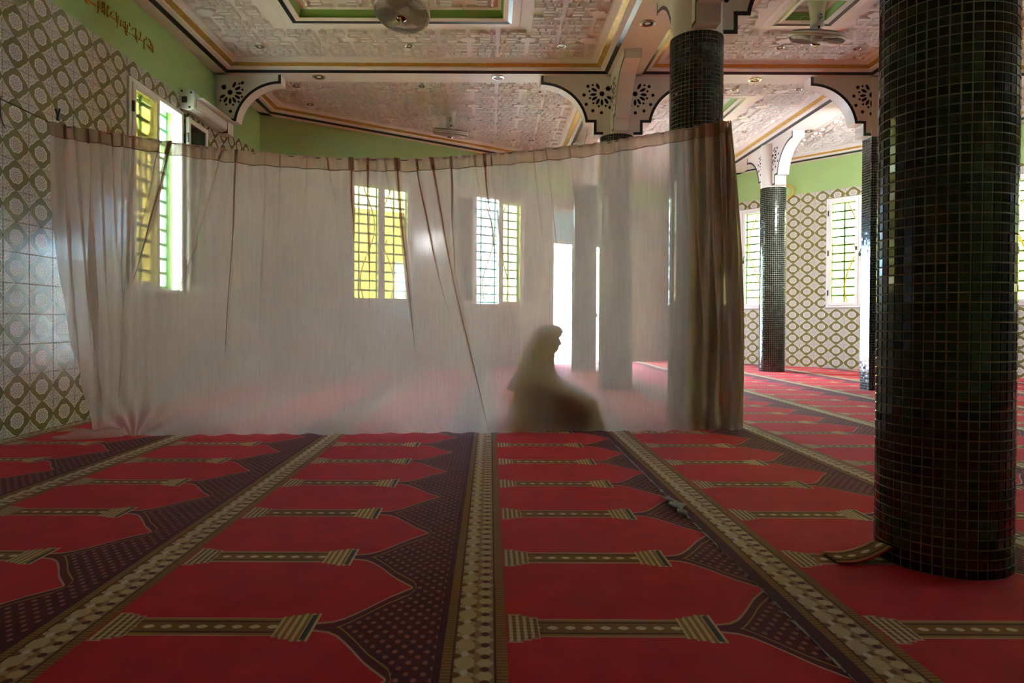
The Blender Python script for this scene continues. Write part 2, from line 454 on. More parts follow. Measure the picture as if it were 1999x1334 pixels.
# ---------------------------------------------------------------- wall tiles
def tile_geo(mb, rects, cx, cz, y_off=0.0, tilt=(0, 0), gap=.0016, th=.012, ch=.0022):
    for (a, b, c, d) in rects:
        a += gap; b -= gap; c += gap; d -= gap
        if b - a < .012 or d - c < .012: continue
        i = len(mb.v)
        def P(x, z, y): return (x, y_off - y + tilt[0]*(x - cx) + tilt[1]*(z - cz), z)
        mb.v += [P(a, c, 0), P(b, c, 0), P(b, d, 0), P(a, d, 0),
                 P(a, c, th-ch), P(b, c, th-ch), P(b, d, th-ch), P(a, d, th-ch),
                 P(a+ch, c+ch, th), P(b-ch, c+ch, th), P(b-ch, d-ch, th), P(a+ch, d-ch, th)]
        U = [(p[0]-cx, p[2]-cz) for p in mb.v[i:i+12]]
        for f in ((8,9,10,11), (4,5,9,8), (5,6,10,9), (6,7,11,10), (7,4,8,11), (0,1,5,4), (1,2,6,5), (2,3,7,6), (3,0,4,7)):
            mb.face([i+k for k in f], 0, [U[k] for k in f])
def rect_minus(r, h):
    a, b, c, d = r; x0, x1, z0, z1 = h
    if x1 <= a or x0 >= b or z1 <= c or z0 >= d: return [r]
    out = []
    if x0 > a: out.append((a, x0, c, d)); a = x0
    if x1 < b: out.append((x1, b, c, d)); b = x1
    if z0 > c: out.append((a, b, c, z0))
    if z1 < d: out.append((a, b, z1, d))
    return out
full = MB(); tile_geo(full, [(-TW/2, TW/2, -TH/2, TH/2)], 0, 0); FULL_TILE = full.mesh('tile', MAT['wall_tile'])
def wall_tiles(wall, s0, s1, joint, ops, single, seed, tamp=.004):
    rnd = random.Random(seed); rest = MB()
    k0 = math.floor((s0 - joint)/TW); k1 = math.ceil((s1 - joint)/TW)
    for k in range(k0, k1):
        for r in range(15):
            R = (max(s0, joint + k*TW), min(s1, joint + (k+1)*TW), r*TH, (r+1)*TH)
            if R[1] - R[0] < .02: continue
            rects = [R]
            for h in ops: rects = [q for p in rects for q in rect_minus(p, h)]
            if not rects: continue
            cx = joint + (k+.5)*TW; cz = (r+.5)*TH
            tl = (rnd.uniform(-1, 1)*tamp, rnd.uniform(-1, 1)*tamp)
            if single[0] <= cx <= single[1]:
                if len(rects) == 1 and abs(rects[0][1]-rects[0][0]-TW) < 1e-6 and abs(rects[0][3]-rects[0][2]-TH) < 1e-6:
                    o = link('tile', FULL_TILE, wall); o.location = (cx, -.0005, cz)
                    o.rotation_euler = (-tl[1], 0, tl[0])
                else:
                    mb = MB(); tile_geo(mb, [(p[0]-cx, p[1]-cx, p[2]-cz, p[3]-cz) for p in rects], 0, 0, 0, tl)
                    if mb.v: o = mb.build('tile', MAT['wall_tile'], wall); o.location = (cx, -.0005, cz)
            else:
                tile_geo(rest, rects, cx, cz, -.0005, tl)
    if rest.v:
        o = rest.build('tile_field', MAT['wall_tile'], wall); o['kind'] = 'stuff'
grow = .012
g_l = [(a-grow, b+grow, c-grow, d+grow) for a, b, c, d in op_l]
g_b = [(a-grow, b+grow, c-grow, d+grow) for a, b, c, d in op_b]
g_r = [(a-grow, b+grow, c-grow, d+grow) for a, b, c, d in op_r]
wall_tiles(wall_left, FRONT_Y, 10.83, 5.405, g_l, (4.9, 10.84), 1, .0035)
wall_tiles(wall_back, .01, bS - .01, .05, g_b, (99, 100), 2)
wall_tiles(wall_side, .01, EAST.y - FRONT_Y - .01, .02, [(a-grow, b+grow, c-grow, d+grow) for a, b, c, d in op_e], (99, 100), 4)
wall_tiles(wall_right, rT + .01, RT_END - .01, .02, g_r, (-2.9, .4), 3)

# ---------------------------------------------------------------- floor
mb = MB(); mb.box(-3.9, EAST.x + .3, FRONT_Y - .3, 18, -.12, -.012)
floor = tag(mb.build('floor', MAT['screed']), 'grey screed floor under the carpet', None, None, 'structure')

# ---------------------------------------------------------------- ceiling
def clip_poly(poly, p, n):       # keep the side where (q-p).n <= 0
    out = []
    for i in range(len(poly)):
        a = Vector((*poly[i], 0)); b = Vector((*poly[(i+1) % len(poly)], 0))
        da = (a-p).dot(n); db = (b-p).dot(n)
        if da <= 0: out.append((a.x, a.y))
        if da*db < 0:
            q = a + (b-a)*(da/(da-db)); out.append((q.x, q.y))
    return out
def offset_poly(poly, d):        # convex ccw, inward by d
    n = len(poly); L = []
    for i in range(n):
        a = Vector(poly[i]); b = Vector(poly[(i+1) % n]); t = (b-a).normalized(); nn = Vector((-t.y, t.x))
        L.append((a + nn*d, t))
    out = []
    for i in range(n):
        p, t = L[i-1]; q, u = L[i]
        den = t.x*u.y - t.y*u.x
        k = ((q.x-p.x)*u.y - (q.y-p.y)*u.x)/den
        out.append((p.x + t.x*k, p.y + t.y*k))
    return out
def strip(mb, poly, d0, z0, d1, z1, m=0):
    P = offset_poly(poly, d0) if d0 else list(poly); Q = offset_poly(poly, d1) if d1 else list(poly); n = len(P)
    for i in range(n):
        j = (i+1) % n
        mb.quad((*P[i], z0), (*P[j], z0), (*Q[j], z1), (*Q[i], z1), m)
ceil_mb = MB()
ceil_mb.box(-3.9, EAST.x + .3, FRONT_Y - .3, 18.2, 4.62, 4.9)
def beam(x0, x1, y0, y1): ceil_mb.box(x0, x1, y0, y1, ZB, 4.62)
def slope_strip(fr, s0, s1, wdt):
    P = [fr.at(s0, -wdt), fr.at(s1, -wdt), fr.at(s1, .05), fr.at(s0, .05)]
    ceil_mb.prism([(p.x, p.y) for p in P], ZB, 4.62)
beam(-3.66, -3.5, FRONT_Y, 10.95); slope_strip(BW, -.1, bS, .13); slope_strip(RW, rT, RT_END, .13)
for xb in (1.755, 5.25, 8.74):
    y1 = {1.755: 14.6, 5.25: 15.2, 8.74: 11.2}[xb]
    beam(xb - .225, xb + .225, FRONT_Y, y1)
for yb in (-.6, 2.7, 6.0, 9.195):
    beam(-3.66, EAST.x, yb - .165, yb + .165)
ceiling = ceil_mb.build('ceiling', MAT['plaster']); tag(ceiling, 'white plaster coffered ceiling with dark and gold bands', None, None, 'structure')
RING = .125
# relief panel (shared mesh): interlaced straps with a blank oval in the middle
PW = .71
def relief_blocks(seed=5):
    r = random.Random(seed); B = []
    rows = 4; ph = .355/rows
    for j in range(rows):
        yc = (j+.5)*ph; x = .028 if j > 0 else .135
        while x < .335:
            L = r.choice((.085, .11, .14)); e = min(x + L, .345)
            if e - x > .035:
                k_ = r.random()
                if k_ < .45: B.append((x, e - .016, yc - ph*.40, yc + ph*.18)); B.append((x, e - .016, yc + ph*.32, yc + ph*.46))
                elif k_ < .8:
                    B.append((x, e - .016, yc - ph*.42, yc - ph*.08)); B.append((x, e - .016, yc + ph*.12, yc + ph*.42))
                else: B.append((x, x + .024, yc - ph*.42, yc + ph*.40)); B.append((x + .036, e - .016, yc - ph*.40, yc - ph*.05)); B.append((x + .036, e - .016, yc + ph*.12, yc + ph*.40))
            x = e + (.020 if r.random() < .4 else .002)
    out = []
    for a, b, c, d in B:
        for sx in (1, -1):
            for sy in (1, -1):
                xs = sorted((a*sx, b*sx)); ys = sorted((c*sy, d*sy)); out.append((*xs, *ys))
    return out
BLK = relief_blocks()
def relief_mesh(blocks, oval=True):
    mb = MB(); hgt = .034
    for a, b, c, d in blocks:
        i = len(mb.v); t = .003
        mb.v += [(a,c,0),(b,c,0),(b,d,0),(a,d,0),(a+t,c+t,-hgt),(b-t,c+t,-hgt),(b-t,d-t,-hgt),(a+t,d-t,-hgt)]
        for f in ((4,7,6,5),(0,4,5,1),(1,5,6,2),(2,6,7,3),(3,7,4,0)): mb.face([i+k for k in f])
    if oval:
        N = 32; pr = []
        for k in range(N):
            an = 2*PI*k/N; q = 1 + .12*math.cos(8*an); pr.append((.105*q*math.cos(an), .075*q*math.sin(an)))
        i = len(mb.v)
        mb.v += [(x, y, 0) for x, y in pr] + [(x*.94, y*.92, -hgt) for x, y in pr]
        for k in range(N): l = (k+1) % N; mb.face((i+k, i+N+k, i+N+l, i+l))
        mb.face([i+N+k for k in range(N)][::-1])
    return mb
FULL_PANEL = relief_mesh(BLK).mesh('plaster_panel', MAT['plaster_relief'])
def inside(poly, x, y, marg=0):
    n = len(poly)
    for i in range(n):
        a = poly[i]; b = poly[(i+1) % n]; ex = b[0]-a[0]; ey = b[1]-a[1]; L = math.hypot(ex, ey)
        if (ex*(y-a[1]) - ey*(x-a[0]))/L < marg: return False
    return True
def coffer(poly, inner=None, panels=True, inner_panels=True):
    wmb = MB(); bmb = MB(); gmb = MB()
    z = ZB
    strip(bmb, poly, 0, z, .048, z+.022)
    for d0, a, d1, b in ((.048, .022, .10, .034), (.10, .034, .104, .052)): strip(wmb, poly, d0, z+a, d1, z+b)
    strip(gmb, poly, .104, z+.052, .165, z+.076)
    for d0, a, d1, b in ((.165, .076, .17, .088), (.17, .088, .235, .104), (.235, .104, .245, RING)): strip(wmb, poly, d0, z+a, d1, z+b)
    zr = z + RING
    core = offset_poly(poly, .24)
    if inner:
        x0, x1, y0, y1 = inner; m = .0
        xs = [p[0] for p in core]; ys = [p[1] for p in core]
        X0, X1, Y0_, Y1_ = min(xs), max(xs), min(ys), max(ys)
        R = [(X0, X1, Y0_, y0), (X0, X1, y1, Y1_), (X0, x0, y0, y1), (x1, X1, y0, y1)]
        for a, b, c, d in R:
            P = [(a, c), (b, c), (b, d), (a, d)]
            if len(core) != 4 or True:
                for i in range(len(core)):
                    aa = Vector((*core[i], 0)); bb = Vector((*core[(i+1) % len(core)], 0)); t = (bb-aa).normalized()
                    P = clip_poly(P, aa, Vector((t.y, -t.x, 0)))
                    if not P: break
            if P:
                i = len(wmb.v); wmb.v += [(p[0], p[1], zr) for p in P]; wmb.face([i+k for k in range(len(P))][::-1])
        ip = [(x0, y0), (x1, y0), (x1, y1), (x0, y1)]
        # raised frame round the inner recess
        strip(wmb, ip, -.10, zr, -.085, zr-.012); strip(wmb, ip, -.085, zr-.012, 0, zr-.016)
        strip(bmb, ip, 0, zr-.017, .046, zr-.010)
        strip(wmb, ip, .046, zr-.010, .10, zr+.004)
        g2 = MB(); strip(g2, ip, .10, zr+.004, .10, zr+.03); strip(g2, ip, .10, zr+.03, .125, zr+.085)
        g2.build('cove_band', MAT['green_cove'], ceiling)
        strip(wmb, ip, .125, zr+.085, .16, zr+.10)
        q = offset_poly(ip, .16); i = len(wmb.v); wmb.v += [(p[0], p[1], zr+.10) for p in q]; wmb.face([i+k for k in range(4)][::-1])
    else:
        i = len(wmb.v); wmb.v += [(p[0], p[1], zr) for p in core]; wmb.face([i+k for k in range(len(core))][::-1])
    wmb.build('cornice', MAT['plaster'], ceiling); bmb.build('black_band', MAT['black_paint'], ceiling); gmb.build('gold_band', MAT['gold_paint'], ceiling)
    if not panels: return
    xs = [p[0] for p in core]; ys = [p[1] for p in core]
    hole = None
    if inner: hole = (inner[0]-.19, inner[1]+.19, inner[2]-.16, inner[3]+.16)
    ox = (min(xs)+max(xs))/2; oy = ys[0] + .36
    nx = int((max(xs)-min(xs))/PW) + 2; ny = int((max(ys)-min(ys))/PW) + 3
    for ix in range(-nx, nx+1):
        for iy in range(-1, ny):
            cx = ox + ix*PW; cyy = oy + iy*PW
            ok = []
            for a, b, c, d in BLK:
                Q = [(cx+a, cyy+c), (cx+b, cyy+c), (cx+b, cyy+d), (cx+a, cyy+d)]
                if not all(inside(core, x, y, .004) for x, y in Q): continue
                if hole and cx+b > hole[0] and cx+a < hole[1] and cyy+d > hole[2] and cyy+c < hole[3]: continue
                ok.append((a, b, c, d))
            if not ok: continue
            if len(ok) == len(BLK): link('plaster_panel', FULL_PANEL, ceiling, (cx, cyy, zr))
            else:
                ov = inside(core, cx, cyy, .12) and not (hole and hole[0]-.12 < cx < hole[1]+.12 and hole[2]-.1 < cyy < hole[3]+.1)
                relief_mesh(ok, ov).build('plaster_panel', MAT['plaster_relief'], ceiling, (cx, cyy, zr))
    if inner and inner_panels:
        # strips of relief inside the recess
        x0, x1, y0, y1 = inner[0]+.17, inner[1]-.17, inner[2]+.17, inner[3]-.17
        cx = (x0+x1)/2; cyy = (y0+y1)/2
        for k in range(-2, 3):
            ok = [(a, b, c, d) for a, b, c, d in BLK if cx+k*PW+a > x0 and cx+k*PW+b < x1 and cyy+c > y0 and cyy+d < y1]
            if ok: relief_mesh(ok, False).build('plaster_panel', MAT['plaster_relief'], ceiling, (cx + k*PW, cyy, zr+.10))
def rect(x0, x1, y0, y1): return [(x0, y0), (x1, y0), (x1, y1), (x0, y1)]
coffer(rect(-3.5, 1.53, 6.165, 9.03), (-2.25, .23, 7.13, 7.78))
coffer(rect(1.98, 5.025, 6.165, 9.03), (3.19, 3.85, 7.13, 7.80))
coffer(rect(5.475, 8.515, 6.165, 9.03), None)
bp = BW.at(0, -.13); rp = RW.at(0, -.13)
pc = clip_poly(rect(-3.5, 1.53, 9.36, 18), bp, BW.n); coffer(pc, None)
pd = clip_poly(clip_poly(rect(1.98, 5.025, 9.36, 18), bp, BW.n), rp, RW.n); coffer(pd, (3.19, 3.85, 10.3, 11.5), inner_panels=False)
pe = clip_poly(rect(5.475, 8.515, 9.36, 18), rp, RW.n); coffer(pe, None)
for (xa, xb) in ((-3.5, 1.53), (1.98, 5.025), (5.475, 8.515)):
    coffer(rect(xa, xb, 2.865, 5.835), None, panels=False); coffer(rect(xa, xb, -.435, 2.535), None, panels=False); coffer(rect(xa, xb, FRONT_Y, -.765), None, panels=False)
coffer(rect(8.965, EAST.x, 6.165, 9.03), None, panels=False); coffer(rect(8.965, EAST.x, 2.865, 5.835), None, panels=False)

# ---------------------------------------------------------------- windows
def portal(fr, s0, s1, z0, z1, name):
    l = bpy.data.lights.new(name, 'AREA'); l.shape = 'RECTANGLE'; l.size = (s1-s0); l.size_y = (z1-z0)
    l.cycles.is_portal = True
    o = bpy.data.objects.new(name, l); COL.objects.link(o)
    p = fr.at((s0+s1)/2, WT + .02, (z0+z1)/2); o.location = p
    o.rotation_euler = Vector((-fr.n.x, -fr.n.y, 0)).to_track_quat('-Z', 'Z').to_euler()
def sash(mb, x0, x1, z0, z1, y0, y1, w=.058):
    c = .005
    mb.cbox(x0, x0+w, y0, y1, z0, z1, c); mb.cbox(x1-w, x1, y0, y1, z0, z1, c)
    mb.cbox(x0+w-.002, x1-w+.002, y0, y1, z0, z0+w, c); mb.cbox(x0+w-.002, x1-w+.002, y0, y1, z1-w, z1, c)
WN = [0]
def window(fr, s0, s1, left='closed', right='closed', label=None, grille_style=0, mull=.055):
    WN[0] += 1
    cx = (s0+s1)/2; hw = (s1-s0)/2; z0, z1 = WZ0, WZ1
    p = fr.at(cx)
    root = empty('window_%d' % WN[0], (p.x, p.y, 0), fr.a, label, None, None, 'structure')
    mb = MB(); sash(mb, -hw, hw, z0, z1, -.03, .09, .05)
    mb.cbox(-mull/2, mull/2, -.022, .05, z0+.04, z1-.04, .004)
    mb.build('window_frame', MAT['pvc_white'], root)
    for side, state in ((-1, left), (1, right)):
        a, b = (-hw+.048, -.004) if side < 0 else (.004, hw-.048)
        zz0, zz1 = z0+.045, z1-.045
        if state == 'closed':
            mb = MB(); sash(mb, a, b, zz0, zz1, -.045, -.005); so = mb.build('sash', MAT['pvc_white'], root)
            gm = MB(); gm.box(a+.052, b-.052, -.028, -.022, zz0+.052, zz1-.052); gm.build('pane', MAT['glass_yellow'], so)
            hx = a if side < 0 else b
            mx = b - .03 if side < 0 else a + .03; yy = -.045; zc = (z0+z1)/2 + (.06 if side < 0 else -.06)
        else:   # folded back flat against the wall
            wdt = b - a
            a2, b2 = (-hw - wdt - .03, -hw - .03) if side < 0 else (hw + .03, hw + wdt + .03)
            mb = MB(); sash(mb, a2, b2, zz0, zz1, -.075, -.035); so = mb.build('sash', MAT['pvc_white'], root)
            gm = MB(); gm.box(a2+.052, b2-.052, -.058, -.052, zz0+.052, zz1-.052); gm.build('pane', MAT['glass_smoke' if fr is LW else 'glass_yellow'], so)
            hx = -hw if side < 0 else hw
            mx = b2 - .03 if side > 0 else a2 + .03; yy = -.075; zc = (z0+z1)/2 - .06
            if side > 0: mx = a2 + .03
        for q in (.12, .5, .88):
            hm = MB(); zc2 = zz0 + (zz1-zz0)*q; hm.cbox(hx-.011, hx+.011, yy-.012, yy+.014, zc2-.055, zc2+.055, .004)
            hm.build('hinge', MAT['black_plastic'], so)
        hm = MB(); hm.cbox(mx-.016, mx+.016, yy-.018, yy, zc-.035, zc+.035, .004)
        hm.cbox(mx-.010, mx+.010, yy-.05, yy-.018, zc-.012, zc+.012, .003)
        hm.tube([(mx, yy-.045, zc), (mx - .02*side*-1, yy-.05, zc+.05), (mx + .05*side, yy-.05, zc+.12)], .008, 6)
        hm.build('handle', MAT['black_plastic'], so)
    # outside security grille
    gy = .17
    g = MB()
    for x in (-hw+.03, -hw*.55, 0, hw*.55, hw-.03): g.box(x-.013, x+.013, gy-.012, gy+.012, z0+.01, z1-.01)
    gr = g.build('grille', MAT['grille_green'], root)
    bm_ = MB(); bm_.box(-hw+.01, hw-.01, -.013, .013, -.016, .016); me = bm_.mesh('bar', MAT['grille_green'])
    nb = 13
    for k in range(nb):
        zz = z0 + .08 + (z1-z0-.16)*k/(nb-1); link('bar', me, gr, (0, gy, zz))
    for sg in (-1, 1):
        t = MB(); pts = []
        for k in range(25):
            f = k/24; pts.append((sg*(hw*.30 + hw*.22*math.sin(2*PI*f*1.0 + .6)), gy - .03, z0 + .1 + (z1-z0-.2)*f))
        t.tube(pts, .013, 8); t.build('scroll', MAT['grille_gold'], gr, smooth=True)
    portal(fr, s0+.06, s1-.06, z0+.06, z1-.06, 'daylight')
    return root
window(LW, *wins_l[0], 'closed', 'open', 'white casement window above the curtain, one leaf folded back on the patterned wall')
window(BW, *wins_b[0], 'closed', 'closed', 'yellow glazed double window glowing through the middle of the curtain')
window(BW, *wins_b[1], 'open', 'closed', 'double window through the curtain with one leaf open and blazing white')
window(RW, *wins_r[0], 'closed', 'closed', 'yellow glazed window partly behind the slim far round column')
window(RW, *wins_r[1], 'closed', 'closed', 'yellow glazed window in the bright tiled wall beside the square pillar')
window(RW, *wins_r[2], 'closed', 'closed', 'yellow glazed window peeking out behind the big near column')
window(RW, *wins_r[3], 'closed', 'closed', 'yellow glazed window at the far end of the bright tiled wall')

window(RW, *wins_r[4], 'closed', 'closed', 'yellow window nearest the corner of the bright tiled wall')
window(EW, *wins_e[0], 'closed', 'open', 'added unseen white window in the closing wall, letting daylight into the hall')
# ---------------------------------------------------------------- doorway
cx = (door_b[0]+door_b[1])/2; hw = (door_b[1]-door_b[0])/2; p = BW.at(cx)
dr = empty('door_1', (p.x, p.y, 0), BW.a, 'open doorway full of white daylight behind the seated person', None, None, 'structure')
mb = MB(); c = .005
mb.cbox(-hw, -hw+.06, -.03, .1, 0, TRANS_Z, c); mb.cbox(hw-.06, hw, -.03, .1, 0, TRANS_Z, c)
mb.cbox(-hw+.055, hw-.055, -.03, .1, TRANS_Z-.06, TRANS_Z, c); mb.cbox(-hw+.055, hw-.055, -.03, .1, DOOR_Z, DOOR_Z+.07, c)
mb.cbox(-.03, .03, -.025, .09, DOOR_Z+.06, TRANS_Z-.05, c)
mb.build('door_frame', MAT['pvc_white'], dr)
for a, b in ((-hw+.06, -.03), (.03, hw-.06)):
    gm = MB(); gm.box(a, b, .02, .03, DOOR_Z+.07, TRANS_Z-.06); gm.build('transom_pane', MAT['glass_smoke'], dr)
for sg in (-1, 1):
    mb = MB(); xh = sg*(hw-.03)
    mb.cbox(xh-.022, xh+.022, .11, 1.05, .01, DOOR_Z-.01, .005)
    d = mb.build('door_leaf', MAT['pvc_white'], dr)
    hm = MB(); hm.cbox(xh-sg*.02-.03, xh-sg*.02+.03, .93, .97, 1.02, 1.10, .005); hm.build('door_handle', MAT['black_plastic'], d)
portal(BW, door_b[0]+.06, door_b[1]-.06, 0.02, DOOR_Z, 'daylight')

# ---------------------------------------------------------------- outside
mb = MB(); mb.box(-40, 40, -30, 60, -.4, -.13)
tag(mb.build('ground', MAT['ext_sand']), 'sandy ground outside the windows', None, None, 'structure')
mb = MB(); P = [BW.at(-6, 4.2), BW.at(5.6, 4.2), BW.at(5.6, 4.5), BW.at(-6, 4.5)]
mb.prism([(q.x, q.y) for q in P], -.2, 3.6); tag(mb.build('wall_courtyard', MAT['ext_cream']), 'cream courtyard wall seen through the back windows', None, None, 'structure')
mb = MB(); P = [RW.at(-6, 8), RW.at(16, 8), RW.at(16, 8.3), RW.at(-6, 8.3)]
mb.prism([(q.x, q.y) for q in P], -.2, 3.4); tag(mb.build('wall_neighbour', MAT['ext_cream']), 'cream wall seen through the yellow windows', None, None, 'structure')
mb = MB(); mb.box(-6.0, -5.7, -6, 13, -.2, 4.4); tag(mb.build('wall_lane', MAT['ext_cream']), 'cream lane wall outside the side window', None, None, 'structure')
# ================================================================== columns
CP = .0348
def bracket(parent, loc, rz, rc=.22, r0=0.0, stars=((152, .21), (184, .237), (214, .25), (242, .254), (269, .25), (301, .21))):
    # bracket in local +x direction, profile (r, z) hung from the beam underside
    pr = [(1.03, 0), (1.03, -.117)]
    for k in range(1, 15):
        t = (PI/2)*k/14*.925; pr.append((1.03 - .60*math.sin(t), -.117 - .565*(1-math.cos(t))))
    xe, ze = pr[-1]
    pr += [(.324, ze), (.324, -.775), (.20, -.775)]
    poly = [(.15, 0)] + [(.15, -.775)] + pr[::-1]
    poly = [(.12, 0), (.12, -.775)] + pr[::-1][0:]
    T = .10
    mb = MB()
    # build as strips so the concave outline triangulates well
    out = pr
    def tri(y):
        pass
    bm = bmesh.new()
    vs = [bm.verts.new((a, -T, b)) for a, b in [(r0, 0), (r0, -.775)] + out[::-1]]
    f = bm.faces.new(vs)
    r = bmesh.ops.extrude_face_region(bm, geom=[f])
    for v in [g for g in r['geom'] if isinstance(g, bmesh.types.BMVert)]: v.co.y = T
    bmesh.ops.triangulate(bm, faces=[f for f in bm.faces if len(f.verts) > 4])
    bmesh.ops.recalc_face_normals(bm, faces=list(bm.faces))
    mb.add_bm(bm); bm.free()
    o = mb.build('bracket', MAT['plaster'], parent, loc, rz)
    # dark painted edge band on both faces
    W = .036
    for sg in (-1, 1):
        eb = MB(); y = sg*(T + .002)
        n = len(out); N = []
        for i in range(n):
            a = Vector(out[max(i-1, 0)]); b = Vector(out[min(i+1, n-1)])
            if 0 < i < n-1:
                t1 = (Vector(out[i])-Vector(out[i-1])).normalized(); t2 = (Vector(out[i+1])-Vector(out[i])).normalized()
                n1 = Vector((-t1.y, t1.x)); n2 = Vector((-t2.y, t2.x)); m = (n1+n2).normalized(); k = 1/max(.4, m.dot(n1))
            else:
                t1 = (b-a).normalized(); m = Vector((-t1.y, t1.x)); k = 1
            # inward = towards the column/top
            N.append(-m*k)
        for i in range(n-1):
            p, q = Vector(out[i]), Vector(out[i+1]); pi_, qi = p + N[i]*W, q + N[i+1]*W
            for yy in (y,):
                eb.quad((p.x, yy, p.y), (q.x, yy, q.y), (qi.x, yy, qi.y), (pi_.x, yy, pi_.y))
                eb.quad((p.x, yy - sg*.003, p.y), (p.x, yy, p.y), (pi_.x, yy, pi_.y), (pi_.x, yy - sg*.003, pi_.y))
        eb.build('edge_band', MAT['black_paint'], o)
    # rosette: near-black patches, the shade inside its piercings put into colour
    rs = MB(); c0 = (rc, -.235)
    def blob(ang, dist, pts):
        x = c0[0] - dist*math.cos(math.radians(ang)); z = c0[1] + dist*math.sin(math.radians(ang))
        for sg in (-1, 1):
            y = sg*(T + .0025); i = len(rs.v)
            rs.v += [(x + a, y, z + b) for a, b in pts]; rs.face([i+k for k in range(len(pts))])
    def ell(a, b, ang, n=12): return [(a*math.cos(t)*math.cos(ang) - b*math.sin(t)*math.sin(ang), a*math.cos(t)*math.sin(ang) + b*math.sin(t)*math.cos(ang)) for t in [2*PI*k/n for k in range(n)]]
    def star(r, n=8, q=.6): return [((r if k % 2 == 0 else r*q)*math.cos(PI*k/n), (r if k % 2 == 0 else r*q)*math.sin(PI*k/n)) for k in range(2*n)]
    blob(0, 0, star(.036, 8, .85))
    for an in (119, 153, 185, 212, 242, 270, 302, 332): blob(an, .115, ell(.042, .019, PI - math.radians(an)))
    for an in (137, 168, 200, 228, 256, 288, 320): blob(an, .168, star(.023, 4, .5))
    for an, ds in stars: blob(an, ds, star(.027, 8, .68))
    blob(40, .108, star(.042, 8, .62))
    rs.build('rosette_hole_shade', MAT['hole_shade'], o)['kind'] = 'stuff'
    return o
def mosaic_round(parent, r, ztop, single=None, seed=1, g=.0034):
    n = round(2*PI*r/CP); rows = int(ztop/CP); rnd = random.Random(seed)
    rest = MB(); th = .004; ch = .0011
    wv = 2*PI*r/n
    t = MB()
    def geo(mb, M):
        a = wv/2 - g/2; b = CP/2 - g/2
        i = len(mb.v)
        P = [(-a,-b,0),(a,-b,0),(a,b,0),(-a,b,0),(-a+ch,-b+ch,th),(a-ch,-b+ch,th),(a-ch,b-ch,th),(-a+ch,b-ch,th)]
        mb.v += [tuple(M @ Vector(p)) for p in P]
        for f in ((4,5,6,7),(0,1,5,4),(1,2,6,5),(2,3,7,6),(3,0,4,7)): mb.face([i+k for k in f])
    geo(t, Matrix.Identity(4)); me = t.mesh('mosaic_tile', MAT['mosaic'])
    cnt = 0
    for j in range(rows):
        z = (j+.5)*CP
        for k in range(n):
            an = 2*PI*(k + .0)/n
            R = Matrix.Rotation(an + PI/2, 4, 'Z') @ Matrix.Rotation(PI/2, 4, 'X')
            tilt = Matrix.Rotation(rnd.gauss(0, .012), 4, 'X') @ Matrix.Rotation(rnd.gauss(0, .012), 4, 'Y')
            M = Matrix.Translation((r*math.cos(an), r*math.sin(an), z)) @ R @ tilt
            if single and single(an, z) and cnt < 300:
                cnt += 1; link('mosaic_tile', me, parent, M=M)
            else: geo(rest, M)
    o = rest.build('mosaic_field', MAT['mosaic'], parent); o['kind'] = 'stuff'
    c = MB(); c.lathe([(r+.0012, 0), (r+.0012, rows*CP)], 64); c.build('grout_core', MAT['grout_mosaic'], parent, smooth=True)
    return rows*CP
def column(x, y, dirs, label, r=.2206, single=None, seed=1, nr=None):
    root = empty('mosaic_column', (x, y, 0), 0, label, 'column', 'mosaic columns of the hall', 'thing')
    zt = mosaic_round(root, r, 3.40, single, seed, .0048 if single else .0034)
    c = MB(); c.lathe([(r+.002, zt-.004), (r+.004, zt+.004), ((nr or r)-.004, zt+.01), ((nr or r)-.004, ZB-.001)], 48); c.build('plaster_neck', MAT['plaster'], root, smooth=False)
    for dx, dy in dirs: bracket(root, (0, 0, ZB - .0005), math.atan2(dy, dx))
    return root
def front_tiles(an, z):
    # tiles turned to the viewer, at eye height
    d = (an - math.radians(-123) + PI) % (2*PI) - PI
    return abs(d) < math.radians(62) and .12 < z < 1.1
column(1.727, 2.60, [(1,0),(-1,0),(0,1),(0,-1)], 'huge dark green mosaic column standing nearest, on the red carpet', single=front_tiles, seed=11)
column(1.80, 6.02, [(1,0),(0,-1),(0,1)], 'dark mosaic column at the end of the curtain, its cloth tied to it', r=.223, seed=12)
column(1.69, 9.20, [(-1,0),(1,0),(0,-1),(0,1)], 'mosaic column behind the curtain carrying three pierced white brackets', seed=13, nr=.12)
column(1.72, 12.55, [(0,1),(0,-1)], 'mosaic column seen dimly through the cloth beside the bright doorway', seed=15)
column(5.22, 12.65, [(0,1),(0,-1)], 'slim far mosaic column with a white top before the bright wall', seed=14)
